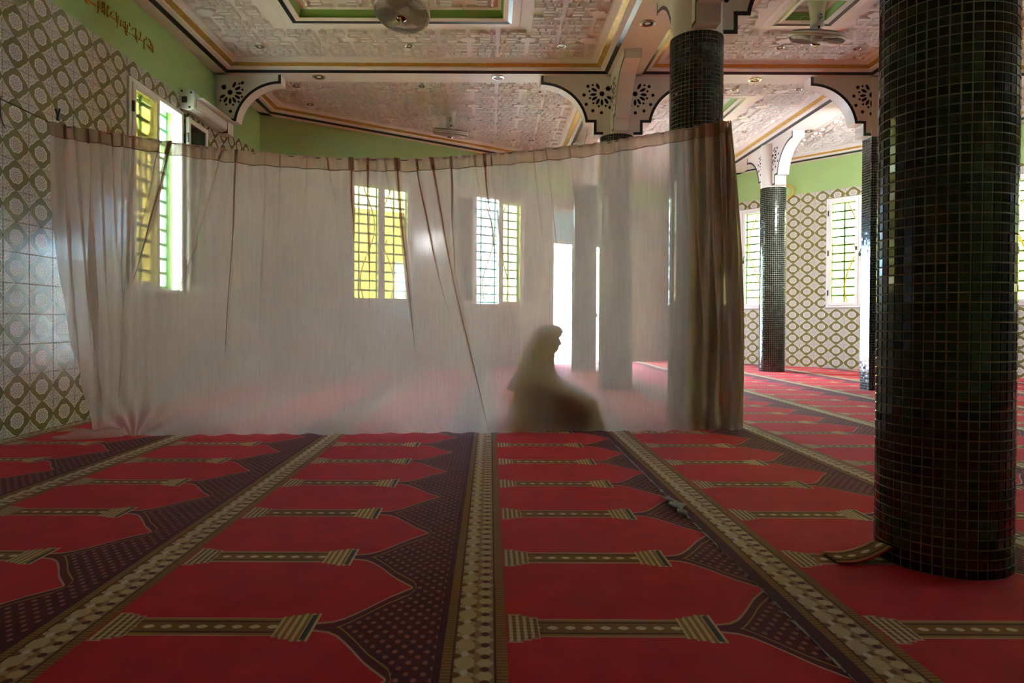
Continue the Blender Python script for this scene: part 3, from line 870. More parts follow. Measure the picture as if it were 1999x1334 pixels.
# square pillar
sq = empty('square_pillar', (5.27, 9.20, 0), 0, 'square mosaic pillar half hidden behind the big near column', 'column', None, 'thing')
mb = MB(); hx, hy = .22, .11
mb.box(-hx, hx, -hy, hy, 0, 3.39); mb.build('grout_core', MAT['grout_mosaic'], sq)
rest = MB(); rnd = random.Random(5); th = .004; g = .0034
for (ux, uy, nx, ny, L, off) in ((1,0,0,-1,2*hx,hy), (-1,0,0,1,2*hx,hy), (0,-1,-1,0,2*hy,hx), (0,1,1,0,2*hy,hx)):
    nn = round(L/CP); w_ = L/nn
    for k in range(nn):
        for j in range(int(3.38/CP)):
            cxx = -L/2 + (k+.5)*w_; z = (j+.5)*CP; a = w_/2 - g/2; b = CP/2 - g/2
            ta, tb = rnd.gauss(0, .02), rnd.gauss(0, .02)
            def P(p, q, d): 
                d2 = off + d + ta*p + tb*q
                return (ux*(cxx+p) + nx*d2, uy*(cxx+p) + ny*d2, z+q)
            i = len(rest.v)
            rest.v += [P(-a,-b,0),P(a,-b,0),P(a,b,0),P(-a,b,0),P(-a+.001,-b+.001,th),P(a-.001,-b+.001,th),P(a-.001,b-.001,th),P(-a+.001,b-.001,th)]
            for f in ((4,5,6,7),(0,1,5,4),(1,2,6,5),(2,3,7,6),(3,0,4,7)): rest.face([i+q for q in f])
o = rest.build('mosaic_field', MAT['mosaic'], sq); o['kind'] = 'stuff'
mb = MB(); mb.box(-hx, hx, -hy, hy, 3.39, ZB - .001); mb.build('plaster_neck', MAT['plaster'], sq)
for dx, dy in ((-1,0),(1,0),(0,-1)): bracket(sq, (0, 0, ZB - .0005), math.atan2(dy, dx))
# bracket on the patterned wall
wb = empty('wall_bracket', (-3.66, 9.20, 3.2), 0, 'white pierced plaster bracket on the patterned wall beside the strip light', 'bracket', None, 'thing')
bracket(wb, (-.16, 0, ZB - .0005 - 3.2), 0, .355, .162, ((269, .25), (142, .205)))

# ================================================================== carpet runners
EDGES = [-3.67, -2.49, -1.312, -.125, .965, 2.125, 3.30, 4.48, 5.66, 6.84, 8.02, 9.20, 10.38, 11.56]
LBL = ['red prayer carpet runner lying along the foot of the patterned wall',
 'red prayer carpet runner second from the patterned wall',
 'red prayer carpet runner just before the middle gold border',
 'red prayer carpet runner in the middle, ending at the frayed seam',
 'red prayer carpet runner that the big near column stands on',
 'red prayer carpet runner just beyond the big near column',
 'red prayer carpet runner third beyond the frayed seam, before the square pillar',
 'red prayer carpet runner at the foot of the square pillar',
 'red prayer carpet runner next behind the square pillar', 'red prayer carpet runner reaching under the yellow windows, second behind the pillar',
 'red prayer carpet runner third behind the square pillar', 'red prayer carpet runner fourth behind the square pillar',
 'red prayer carpet runner next to last from the plain green wall', 'red prayer carpet runner along the plain green wall']
bq = BW.at(0, -.012); rq = RW.at(0, -.012)
for k, a in enumerate(EDGES):
    nx_ = EDGES[k+1] if k+1 < len(EDGES) else EAST.x + .02
    lo = a - .02; hi = nx_ - .02
    if k == 0: lo = -3.645
    if k == 3: hi = .918
    if k == 4: lo = .921
    poly = clip_poly(clip_poly(rect(lo, hi - .001, FRONT_Y + .01, 18), bq, BW.n), rq, RW.n)
    mb = MB(); mb.prism([(x - a, y) for x, y in poly], -.012, 0)
    o = mb.build('carpet_runner', MAT['carpet'], None, (a, 0, 0))
    tag(o, LBL[k], 'carpet', 'red prayer carpet runners')
# frayed seam
mb = MB(); rnd = random.Random(3); y = 1.6
while y < 5.3:
    L = rnd.uniform(.02, .07); wd = rnd.uniform(.002, .011) * (1.8 if 3.3 < y < 4.9 else 1)
    x = .919 - wd*.7
    mb.quad((x, y, .002), (x + wd, y + rnd.uniform(0, .01), .001), (x + wd*rnd.uniform(.6, 1.2), y + L, .002), (x - rnd.uniform(0, .006), y + L*.9, .003 + rnd.uniform(0, .004)))
    y += L*rnd.uniform(.7, 1.3)
tag(mb.build('frayed_seam', MAT['purple_edge']), 'pale frayed thread line along the cut carpet seam', 'seam')
# scrap of underlay sticking out of the seam
mb = MB(); P = []; rnd = random.Random(8)
for i in range(9):
    row = []
    for j in range(15):
        f = j/14; g_ = i/8; yy = 3.15 + .34*f
        wl = .01 + .022*math.sin(PI*f)**.5 + .018*math.sin(17*f) + rnd.uniform(-.006, .006)*(i in (0, 8)); wr = .03 + .02*math.sin(13*f + 1)
        row.append((.915 - wl + (wl + wr*math.sin(PI*f))*g_, yy + .012*math.sin(7*g_), .003 + .010*abs(math.sin(9*f + 4*g_)) + .008*math.sin(PI*f)*(1-g_)))
    P.append(row)
mb.grid(P); o = mb.build('underlay_scrap', MAT['scrap'], smooth=True); sm = o.modifiers.new('t', 'SOLIDIFY'); sm.thickness = .004; sm.offset = 1
tag(o, 'crumpled grey underlay scrap poking out of the carpet seam', 'scrap')
# curled carpet end against the near column
mb = MB(); P = []
for i in range(9):
    f = i/8; row = []
    for j in range(9):
        g_ = j/8; xx = 1.30 + .20*f; yy = 2.592 + .125*(g_-.5)
        row.append((xx - 1.33, yy, .003 + .10*max(0, f-.25)**1.7*(1 - .25*g_)))
    P.append(row)
mb.grid(P)
o = mb.build('carpet_flap', MAT['carpet'], None, (1.33, 0, 0), smooth=True); s_ = o.modifiers.new('t', 'SOLIDIFY'); s_.thickness = .006
o.location = (.965 + .0, 0, 0)
me = o.data
for v in me.vertices: v.co.x += 1.33 - .965
tag(o, 'curled up carpet flap against the foot of the big near column', 'carpet')

# ================================================================== curtain
TOPPX = [(104,240),(150,250),(200,257),(248,264),(330,277),(420,289),(495,298),(580,304),(665,309),(797,311),(929,303),(1028,294),(1160,281),(1310,256),(1370,245),(1421,236)]
BOTPX = [(186,850),(300,851),(600,849),(900,851),(1200,847),(1448,842)]
def ybase(X_): return 5.25 + (X_ + 3.3)*.083
def px2w(px, py):
    hz = 628 + .004*(px-957); Y_ = 5.4
    for _ in range(6): X_ = (px-957)/1333*Y_; Y_ = ybase(X_)
    return X_, Y_, .9 + (hz-py)/1333*Y_
tops = np.array([px2w(*p) for p in TOPPX]); bots = np.array([px2w(*p) for p in BOTPX])
NU, NVv = 1500, 140
us = np.linspace(0, 1, NU)
Xt = tops[0,0] + (tops[-1,0]-tops[0,0])*us; Zt = np.interp(Xt, tops[:,0], tops[:,2])
# soften
ker = np.ones(41)/41; Zt = np.convolve(np.pad(Zt, 20, mode='reflect', reflect_type='odd'), ker, 'valid')
Xb = bots[0,0] + (bots[-1,0]-bots[0,0])*us
# creases: (px top, py top, px bottom, py bottom, amp)
CRE = [(333,285,262,545,.030),(308,300,270,470,.012),(395,310,372,560,.012),(463,312,440,690,.02),(430,310,330,620,.014),(520,312,505,640,.014),(548,312,540,500,.01),
 (686,315,692,480,.032),(718,318,722,600,.022),(775,315,812,690,.036),(752,315,775,470,.012),(815,330,872,600,.022),(843,318,955,840,.030),(880,325,888,545,.024),(925,312,945,420,.014),
 (945,312,968,520,.026),(958,312,990,560,.018),(1065,300,1105,600,.008),(1040,300,1062,500,.012),(600,312,590,470,.012),(640,318,655,400,.016),(1110,290,1122,400,.008),
 (1330,260,1345,480,.016),(1352,258,1372,640,.02),(1385,250,1402,700,.03),(1405,245,1432,820,.034),(1372,250,1385,560,.02),
 (128,250,160,800,.022),(150,255,185,760,.020),(172,258,200,820,.026),(198,262,210,640,.018),(222,264,232,560,.018),(243,268,236,700,.022),(262,272,230,800,.02),(183,258,192,830,.02)]
vs = np.linspace(0, 1, NVv)
Xg = np.zeros((NVv, NU)); Yg = np.zeros_like(Xg); Zg = np.zeros_like(Xg)
cre_w = []
for a, b, c, d, amp in CRE:
    p = px2w(a, b); q = px2w(c, d); cre_w.append((p[0], p[2], q[0], q[2], amp))
rs_ = np.random.RandomState(4)
WV = [(rs_.uniform(3, 30), rs_.uniform(0, 6.28), rs_.uniform(.3, 1)) for _ in range(10)]
for j, v in enumerate(vs):
    sw = v**1.5
    Xr = Xt*(1-sw) + Xb*sw
    # side edges bow
    Xr = Xr + np.where(us < .5, (1-us*2)**3*.10*math.sin(PI*v)*-.6, 0) + np.where(us > .5, (us*2-1)**6*.05*math.sin(PI*min(1, v*1.1)), 0)
    Zr = Zt*(1-v) + .008*v
    off = np.zeros(NU); dX = np.zeros(NU)
    for fq, ph, am in WV: off += am*.0035*np.sin(fq*Xr + ph + 1.2*v*math.sin(ph))*(1 - .6*v)
    off += .010*np.sin(75*Xr + 3*np.sin(6*Xr))*np.exp(-v*14)          # gathers under the line
    off += (.018*np.sin(38*Xr + 2*v) + .010*np.sin(71*Xr + 1))*np.clip((-2.45 - Xr)/.7, 0, 1)*(1-.5*v)
    off += (.014*np.sin(52*Xr + 2*v))*np.clip((Xr - 1.45)/.4, 0, 1)
    for xa, za, xb, zb, amp in cre_w:
        t = (za - Zr)/(za - zb); cxx = xa + (xb-xa)*np.clip(t, -.3, 1.1)**1.0 - .05*np.sin(PI*np.clip(t, 0, 1))*(xb-xa)
        fade = np.clip(1.08 - t, 0, 1)**.8*np.clip((t + .12)*9, 0, 1)
        dd = (Xr - cxx)
        wq = .010 + amp*.42; kk = np.clip(fade*1.8, 0, 1)*(1.5 + amp*60)
        dX -= kk*dd*np.exp(-(dd/wq)**2)
        off -= (amp*.8 + .004)*fade*np.exp(-(dd/(wq*1.1))**2)*(1 + .5*dd/wq)
        off += amp*.35*fade*np.exp(-((dd-.035)/.03)**2)
    # floor bundle
    hb = np.clip((.16 - Zr)/.16, 0, 1)
    off -= hb**2*(.05 + .025*np.sin(5*Xr + 1) + .014*np.sin(23*Xr))
    fan = np.clip((.5 - Zr)/.5, 0, 1)*np.exp(-((Xr + 2.72)/.35)**2)
    off -= fan*.022*np.sin(np.arctan2(Xr + 2.74, Zr + .03)*13)
    fan2 = np.clip((.4 - Zr)/.4, 0, 1)*np.exp(-((Xr - 1.6)/.4)**2); off -= fan2*.02*np.sin((Xr - 1.55)*22 + Zr*9)
    Xg[j] = Xr + dX; Zg[j] = Zr; Yg[j] = ybase(Xr) + off
Zg += np.where(Zg < .05, .006*np.sin(30*Xg), 0); Zg = np.maximum(Zg, .004)
V = np.stack([Xg, Yg, Zg], -1).reshape(-1, 3)
idx = np.arange(NVv*NU).reshape(NVv, NU)
F = np.stack([idx[:-1,:-1], idx[:-1,1:], idx[1:,1:], idx[1:,:-1]], -1).reshape(-1, 4)
me = bpy.data.meshes.new('curtain'); me.from_pydata(V.tolist(), [], F.tolist()); me.materials.append(MAT['curtain_cloth'])
me.polygons.foreach_set('use_smooth', [True]*len(me.polygons)); me.update()
curtain = link('curtain', me); tag(curtain, 'long sheer beige curtain hung on a line across the prayer hall', 'curtain')
# hem band: second layer folded over the line
HV = 14; P = []
hh = .105
rowsH = []
for j in range(HV):
    f = j/(HV-1); dz = hh*f
    vv = dz/(Zt - .008); jj = np.clip(vv*(NVv-1), 0, NVv-2); j0 = jj.astype(int); fr_ = jj - j0; ii = np.arange(NU)
    yy = Yg[j0, ii]*(1-fr_) + Yg[j0+1, ii]*fr_; xx = Xg[j0, ii]*(1-fr_) + Xg[j0+1, ii]*fr_
    zz = Zt - dz + (.004*np.sin(31*Xt) if j == HV-1 else 0)
    rowsH.append(np.stack([xx, yy - .006 - .004*math.sin(PI*f), zz], -1))
V = np.concatenate(rowsH); idx = np.arange(HV*NU).reshape(HV, NU)
F = np.stack([idx[:-1,:-1], idx[:-1,1:], idx[1:,1:], idx[1:,:-1]], -1).reshape(-1, 4)
me = bpy.data.meshes.new('hem'); me.from_pydata(V.tolist(), [], F.tolist()); me.materials.append(MAT['curtain_hem'])
me.polygons.foreach_set('use_smooth', [True]*len(me.polygons)); me.update(); link('hem', me, curtain)
# sharp tucks hanging from the line, crease shade put into their darker brown
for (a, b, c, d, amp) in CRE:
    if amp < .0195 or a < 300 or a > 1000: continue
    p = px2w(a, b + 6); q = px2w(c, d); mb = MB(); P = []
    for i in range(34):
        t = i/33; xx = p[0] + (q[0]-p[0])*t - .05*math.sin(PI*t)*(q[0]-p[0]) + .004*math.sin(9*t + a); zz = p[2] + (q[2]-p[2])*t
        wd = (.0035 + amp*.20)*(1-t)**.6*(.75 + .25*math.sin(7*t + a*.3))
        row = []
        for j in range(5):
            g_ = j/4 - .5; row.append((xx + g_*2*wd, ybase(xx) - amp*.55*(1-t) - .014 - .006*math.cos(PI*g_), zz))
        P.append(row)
    mb.grid(P); mb.build('tuck', MAT['pleat_shade'], curtain, smooth=True)
# stitched seam of the hem
mb = MB(); st = rowsH[-1][::6]; mb.tube([(p[0], p[1]-.002, p[2]+.004) for p in st], .0028, 4); mb.build('hem_stitch', MAT['rope'], curtain)
# loose tail of cloth on the floor by the patterned wall
mb = MB(); P = []
for i in range(15):
    f = i/14; row = []
    for j in range(12):
        a = PI*j/11; rr = .022 + .045*math.sin(PI*min(1, f*1.15))**.7
        if f > .9: rr *= .7
        X_ = -3.28 + .46*f; Y_ = 5.13 + .12*f
        row.append((X_, Y_ - rr*1.25*math.cos(a), .003 + (rr*.95*math.sin(a))*(.8 + .25*math.sin(13*f + 2*a)) + .06*f*f*math.sin(a)))
    P.append(row)
mb.grid(P); mb.build('cloth_tail', MAT['curtain_cloth'], curtain, smooth=True)
# the wrapped return of the curtain round the column
P = []
for i in range(60):
    z = .01 + (Zt[-1] - .01)*i/59; row = []
    bul = .05*math.sin(PI*(1 - i/59)) 
    for j in range(26):
        f = j/25; row.append((Xg[-1,-1]*(1-i/59) + Xg[0,-1]*(i/59) + bul + .06*math.sin(PI*f*.9) + .012*math.sin(20*f), ybase(1.97) - .0 + .42*f, z))
    P.append(row)
mb = MB(); mb.grid(P); mb.build('return_fold', MAT['curtain_fold'], curtain, smooth=True)
# gathered spare cloth behind the end by the column
P = []
for i in range(60):
    f = i/59; z = .012 + (Zt[-1] - .06)*f; xe = Xg[-1,-1]*(1-f) + Xg[0,-1]*f + .05*math.sin(PI*(1-f)); row = []
    for j in range(60):
        g_ = j/59; xx = xe - .20 + .20*g_; row.append((xx, ybase(xx) + .022 + .007*math.sin(95*g_*.2*PI + 2*f) + .01*g_, z))
    P.append(row)
mb = MB(); mb.grid(P); mb.build('end_gather', MAT['curtain_fold'], curtain, smooth=True)
# curtain line, clip, nail with cord
mb = MB(); rope = [(-3.655, 5.06, 2.545)] + [(Xt[i], ybase(Xt[i]) + .004, Zt[i] - .012) for i in range(0, NU, 25)] + [(1.99, 5.75, 2.585)]
mb.tube(rope, .004, 6); tag(mb.build('curtain_line', MAT['rope'], smooth=True), 'thin cord stretched from the patterned wall to hold up the curtain', 'cord')
mb = MB(); cxl = px2w(118, 226)
for sg in (-1, 1): mb.tube([(cxl[0], cxl[1]-.02, cxl[2]-.05), (cxl[0]+sg*.004, cxl[1]-.022, cxl[2]-.01), (cxl[0]+sg*.017, cxl[1]-.024, cxl[2]+.04)], .008, 6)
mb.cbox(cxl[0]-.008, cxl[0]+.008, cxl[1]-.035, cxl[1]-.008, cxl[2]-.05, cxl[2]-.02, .002)
tag(mb.build('peg', MAT['black_plastic']), 'black peg clipping the curtain corner to the cord', 'clip')
ng = empty('wall_nail', (-3.66, 5.07, 2.545), 0, 'nail with a dangling black thread on the patterned wall', 'nail')
mb = MB(); mb.tube([(.0, 0, 0), (.05, -.002, .004)], .004, 6); mb.build('nail', MAT['metal'], ng)
mb = MB(); mb.tube([(.03, .0, 0), (.02, .01, -.06), (.018, .02, -.14), (.02, .045, -.19), (.02, .07, -.21)], .0035, 6); mb.build('thread', MAT['black_plastic'], ng)
# ================================================================== person behind the curtain
PX, PY = 0.0, 5.885
root = empty('person', (.47, PY, .014), 0, 'person in ruffled headscarf and brown robe sitting on the carpet behind the curtain', 'person')
ox = -.47
body = MB()
def B(x, y, z, rx, ry, rz, rot=0): body.ball((x+ox, y, z), (rx, ry, rz), Matrix.Rotation(rot, 4, 'Y'))
# torso, neck, head
B(.33, 0, .12, .15, .17, .13); B(.345, 0, .25, .12, .15, .15); B(.37, 0, .38, .115, .145, .13); B(.395, 0, .45, .10, .14, .07)
body.capsule((.42+ox, 0, .48), (.47+ox, 0, .62), .062, .055)
B(.495, 0, .735, .098, .078, .112, .15); B(.535, 0, .68, .062, .062, .075, .2)          # cranium, jaw
B(.545, 0, .635, .026, .03, .022)                                                        # chin
body.capsule((.592+ox, 0, .735), (.606+ox, 0, .697), .010, .013)                         # nose
B(.580, 0, .668, .014, .024, .008); B(.578, 0, .655, .013, .022, .008)                   # lips
for s in (-1, 1):
    B(.572, s*.031, .752, .02, .024, .010); B(.566, s*.045, .70, .02, .018, .018); B(.50, s*.082, .715, .02, .010, .032)   # brow, cheek, ear
    body.ball((.578+ox, s*.031, .733), (.012, .014, .011))                               # eye
    # arm: shoulder, elbow, wrist
    body.capsule((.395+ox, s*.105, .445), (.47+ox, s*.165, .25), .052, .042); body.capsule((.47+ox, s*.165, .25), (.70+ox, s*.11, .235), .042, .030)
    # hand resting on the knee: palm, four fingers, thumb
    B(.745, s*.105, .235, .050, .038, .017, .25)
    for k, (dy, L) in enumerate(((-.027, .068), (-.009, .078), (.009, .072), (.026, .056))):
        a = (.782+ox, s*(.105+dy), .228); b = (.782+ox+L*.55, s*(.105+dy*1.15), .212); c = (.782+ox+L*.85, s*(.105+dy*1.2), .185)
        body.capsule(a, b, .0095, .0088, n=8); body.capsule(b, c, .0088, .0075, n=8)
    body.capsule((.735+ox, s*.075, .232), (.775+ox, s*.055, .215), .0115, .010, n=8); body.capsule((.775+ox, s*.055, .215), (.80+ox, s*.052, .20), .010, .008, n=8)
    # legs folded in front
    body.capsule((.36+ox, s*.10, .11), (.80+ox, s*.15, .16), .085, .060); body.capsule((.80+ox, s*.15, .16), (.66+ox, -s*.06, .055), .052, .038)
    B(.66, -s*.11, .04, .035, .075, .032)
me_ = body.mesh('body', MAT['skin'], True); o = link('body', me_, root)
r_ = o.modifiers.new('remesh', 'REMESH'); r_.mode = 'VOXEL'; r_.voxel_size = .0055; r_.use_smooth_shade = True
s_ = o.modifiers.new('smooth', 'SMOOTH'); s_.factor = .5; s_.iterations = 3
# robe
rb = MB()
def RB(x, y, z, rx, ry, rz, rot=0): rb.ball((x+ox, y, z), (rx, ry, rz), Matrix.Rotation(rot, 4, 'Y'))
RB(.34, 0, .11, .185, .23, .115); RB(.35, 0, .26, .15, .20, .18); RB(.38, 0, .40, .13, .155, .115)
for s in (-1, 1):
    rb.capsule((.395+ox, s*.100, .44), (.475+ox, s*.165, .25), .070, .058); rb.capsule((.475+ox, s*.175, .25), (.68+ox, s*.11, .24), .058, .058)
    rb.capsule((.36+ox, s*.11, .13), (.83+ox, s*.15, .16), .115, .080); rb.capsule((.83+ox, s*.15, .15), (.68+ox, -s*.06, .075), .078, .07)
RB(.60, 0, .09, .30, .20, .085); RB(.86, 0, .07, .10, .17, .065)
for k in range(26):
    an = 2*PI*k/26; RB(.55 + .385*math.cos(an), .25*math.sin(an), .022, .05, .05, .02)
o = rb.build('robe', MAT['robe_brown'], root, smooth=True)
r_ = o.modifiers.new('remesh', 'REMESH'); r_.mode = 'VOXEL'; r_.voxel_size = .011; r_.use_smooth_shade = True
tx = bpy.data.textures.new('folds', 'CLOUDS'); tx.noise_scale = .09
d_ = o.modifiers.new('folds', 'DISPLACE'); d_.texture = tx; d_.strength = .022; d_.mid_level = .5
s_ = o.modifiers.new('smooth', 'SMOOTH'); s_.factor = .5; s_.iterations = 2
hd = MB()
hd.ball((.482+ox, 0, .742), (.112, .092, .118), Matrix.Rotation(.15, 4, 'Y')); hd.capsule((.47+ox, 0, .66), (.43+ox, 0, .50), .086, .12)
hd.ball((.54+ox, 0, .80), (.085, .07, .05), Matrix.Rotation(.35, 4, 'Y')); hd.ball((.50+ox, 0, .595), (.06, .07, .07))
o = hd.build('inner_hood', MAT['robe_brown'], root, smooth=True)
r_ = o.modifiers.new('remesh', 'REMESH'); r_.mode = 'VOXEL'; r_.voxel_size = .008; r_.use_smooth_shade = True
s_ = o.modifiers.new('smooth', 'SMOOTH'); s_.factor = .5; s_.iterations = 3
# headscarf: rings from crown to ruffled hem (z, back x, front x, half width, front drop)
RG = [(.862,.49,.545,.02,0),(.852,.445,.592,.055,0),(.83,.405,.622,.082,.004),(.80,.378,.634,.098,.012),(.765,.358,.612,.104,.012),(.72,.338,.585,.106,0),(.675,.318,.572,.105,-.002),
      (.63,.298,.565,.108,0),(.585,.280,.552,.12,0),(.54,.262,.548,.145,0),(.50,.246,.555,.175,.01),(.46,.228,.575,.205,.02),(.42,.208,.63,.235,.03),(.385,.190,.71,.26,.035),(.355,.178,.79,.275,.045),
      (.335,.172,.85,.285,.06),(.318,.170,.90,.29,.075),(.300,.160,.925,.298,.09),(.286,.158,.935,.302,.10)]
NA = 72; mb = MB(); ringv = []
for q, (z, xb_, xf, hw_, dr_) in enumerate(RG):
    rowi = []; cxr = (xb_+xf)/2; rx = (xf-xb_)/2; hw_ = min(hw_, .12 + (hw_-.12)*.86) if hw_ > .12 else hw_
    for k in range(NA):
        an = 2*PI*k/NA; ca, sa = math.cos(an), math.sin(an)
        wob = 1 + (.02*math.sin(7*an + q*.3) if q > 8 else 0) + (.05*math.sin(24*an) if q >= len(RG)-2 else 0)
        e = .9
        X_ = cxr + rx*wob*math.copysign(abs(ca)**e, ca); Y_ = hw_*wob*math.copysign(abs(sa)**e, sa)
        zz = z - dr_*max(0, ca)*(1 if ca > 0 else 0) + (.024*math.sin(24*an + 1.5) if q >= len(RG)-2 else 0) + (.02*max(0, -ca) if q > 12 else 0)
        rowi.append(mb.vert((X_+ox, Y_, zz)))
    ringv.append(rowi)
mb.face(ringv[0])
for q in range(len(RG)-1):
    for k in range(NA):
        l = (k+1) % NA; an = (2*PI*(k+.5)/NA + PI) % (2*PI) - PI
        if 3 <= q <= 6 and abs(an) < math.radians(62 if q < 6 else 45): continue       # face opening
        mb.face((ringv[q][k], ringv[q+1][k], ringv[q+1][l], ringv[q][l]))
o = mb.build('headscarf', MAT['scarf_cloth'], root, smooth=True)
so = o.modifiers.new('t', 'SOLIDIFY'); so.thickness = .004
ss_ = o.modifiers.new('s', 'SUBSURF'); ss_.levels = 1; ss_.render_levels = 1

# ================================================================== fans
def fan(loc, ceil_z, tilt, yaw, label, hub=True):
    root = empty('ceiling_fan', loc, 0, label, 'fan', 'caged ceiling fans')
    R = Matrix.Rotation(yaw, 4, 'Z') @ Matrix.Rotation(tilt[0], 4, 'X') @ Matrix.Rotation(tilt[1], 4, 'Y')
    def put(mb, name, mat, sm=False):
        return mb.build(name, mat, root, smooth=sm, M=R)
    r = .285
    # cage: spokes below and above, rim hoops
    mb = MB()
    NW = 110
    for k in range(NW):
        an = 2*PI*k/NW; ca, sa = math.cos(an), math.sin(an)
        mb.tube([(.05*ca, .05*sa, -.062), (.16*ca, .16*sa, -.058), (.26*ca, .26*sa, -.046), (r*ca, r*sa, -.012), (r*ca, r*sa, .03), (.26*ca, .26*sa, .052), (.06*ca, .06*sa, .06)], .0021, 3, cap=False)
    for rr, zz, wv in ((r+.002, .008, .008), (r+.002, -.014, .0035), (r+.002, .034, .0035), (.20, -.055, .002), (.12, -.060, .002), (.26, -.046, .002), (.055, -.062, .004)):
        mb.tube([(rr*math.cos(2*PI*k/48), rr*math.sin(2*PI*k/48), zz) for k in range(49)], wv, 6, cap=False)
    put(mb, 'cage', MAT['wire'], True)
    mb = MB(); mb.lathe([(r+.001, -.012), (r+.006, -.010), (r+.006, .030), (r+.001, .032)], 64, cap=False); put(mb, 'rim', MAT['fan_white'], True)
    # blades
    for b in range(3):
        a0 = 2*PI*b/3 + .5; P = []
        for i in range(9):
            f = i/8; rr = .05 + .215*f; row = []
            for j in range(9):
                g_ = j/8 - .5; wdt = (.42 + .62*math.sin(PI*min(1, f*.75 + .1)))*.9
                row.append((rr*math.cos(a0 + g_*wdt*1.5), rr*math.sin(a0 + g_*wdt*1.5), .004 + g_*.045))
            P.append(row)
        m2 = MB(); m2.grid(P); bo = put(m2, 'blade', MAT['fan_grey'], True); t = bo.modifiers.new('t', 'SOLIDIFY'); t.thickness = .003
    mb = MB(); mb.lathe([(.001, -.086), (.03, -.082), (.05, -.072), (.055, -.062), (.05, -.05)], 32); hb = put(mb, 'hub_cap', MAT['badge_red'], True)
    mb = MB(); mb.cbox(-.009, .009, -.045, .045, -.0885, -.076, .003); mb.build('hub_emblem', MAT['gold_paint'], hb)
    mb = MB(); mb.lathe([(.03, -.05), (.062, -.04), (.066, .05), (.05, .085), (.02, .095)], 32); put(mb, 'motor', MAT['fan_white'], True)
    # housing hung from the ceiling
    top = ceil_z - loc[2]
    mb = MB(); mb.tube([(0, 0, .08), (0, .01, .12)], .012, 10); put(mb, 'rod', MAT['black_plastic'])
    mb = MB(); zz = .115
    prof = [(.055, zz), (.075, zz+.006), (.068, zz+.03), (.074, zz+(top-zz)*.45), (.088, top-.05), (.105, top-.012), (.115, top-.001)]
    mb.lathe(prof, 32); hs = mb.build('housing', MAT['fan_white'], root, smooth=True)
    m2 = MB(); N = 14
    arch = [(-.036, .0), (.036, .0)] + [(.036*math.cos(PI*k/N), .075 + .036*math.sin(PI*k/N)) for k in range(N+1)]
    m2.prism([(a, zz + .03 + b*.8) for a, b in arch], -.092, -.062, axis='y'); m2.build('arch_plate', MAT['box_white'], hs)
    m2 = MB(); m2.tube([(.012, -.094, zz+.07), (0, -.1, zz+.06), (-.012, -.094, zz+.045)], .005, 6); m2.ball((0, -.094, zz+.095), (.009, .007, .009)); m2.build('switch', MAT['black_plastic'], hs)
    m2 = MB(); m2.tube([(-.07 - .055 + .055*math.cos(t), 0, zz+.08 + .035*math.sin(t)) for t in [2*PI*k/24 for k in range(25)]], .003, 5, cap=False); m2.build('cord_loop', MAT['fan_white'], hs)
    return root
fan((-.925, 7.1, 4.085), ZB+RING+.10, (-.24, .12), .0, 'white caged fan under the sunken ceiling panel, its red hub facing down')
fan((3.52, 7.42, 3.985), ZB+RING+.10, (.30, .10), .0, 'caged ceiling fan seen edge on between the two nearest tall columns')
fan((-.655, 11.05, 3.945), ZB+RING, (.24, .10), .0, 'small far caged ceiling fan above the middle of the curtain')

# ================================================================== downlights
def world_at(px, py, z):
    hz = 628 + .004*(px-957); Y_ = (z-.9)*1333/(hz-py); return ((px-957)/1333*Y_, Y_, z)
DL = [(622,152,0,'round downlight in the cross beam beside the wall bracket'),(970,153,0,'round downlight in the cross beam between the two pierced brackets'),
 (1470,158,0,'round downlight in the cross beam between the curtain column and the square pillar'),(1260,48,0,'large round downlight in the lengthwise beam above the curtain column'),
 (1575,257,0,'round downlight in the bright lengthwise beam above the slim far column'),
 (507,93,1,'small downlight in the first coffer towards the inscription'),(797,92,1,'small shining downlight just behind the red hubbed fan'),(1094,92,1,'small downlight in the first coffer near the lengthwise beam'),
 (1518,95,1,'small downlight beside the edge-on fan, towards the curtain column'),(1668,97,1,'small downlight between the edge-on fan and the big near column'),
 (578,170,1,'small downlight in the rear coffer just past the wall bracket'),(822,170,1,'small downlight in the middle front of the rear coffer'),(605,205,1,'small downlight in the rear coffer by the slanting band'),
 (1050,222,1,'small downlight in the rear coffer between small fan and bracket'),(1035,275,1,'small downlight deepest in the rear coffer, low above the curtain'),
 (1430,177,1,'small downlight in the bright coffer beside the curtain column'),(1555,176,1,'small downlight in the bright coffer before the pillar bracket'),(1450,258,1,'small downlight deep in the bright coffer above the curtain end')]
def downlight_mesh(r):
    t = MB(); t.lathe([(r*.72, -.004), (r*.78, -.010), (r*.95, -.009), (r, -.003), (r, 0)], 28, cap=False)
    s = MB(); s.lathe([(r*.72, -.004), (r*.66, -.001), (r*.5, -.0005), (.0005, -.0004)], 28, cap=False)
    b = MB(); b.ball((0, 0, -.004), (r*.34, r*.34, .008))
    return t.mesh('trim_ring', MAT['metal'], True), s.mesh('socket', MAT['socket'], True), b.mesh('lamp', MAT['pvc_white'], True)
DM = [downlight_mesh(.088), downlight_mesh(.055)]
for px, py, k, lb in DL:
    z = ZB if k == 0 else ZB + RING - .0345
    p = world_at(px, py, z)
    r_ = empty('downlight', p, 0, lb, 'ceiling light', 'recessed downlights')
    for nm, me in zip(('trim_ring', 'socket', 'lamp'), DM[k]): link(nm, me, r_)

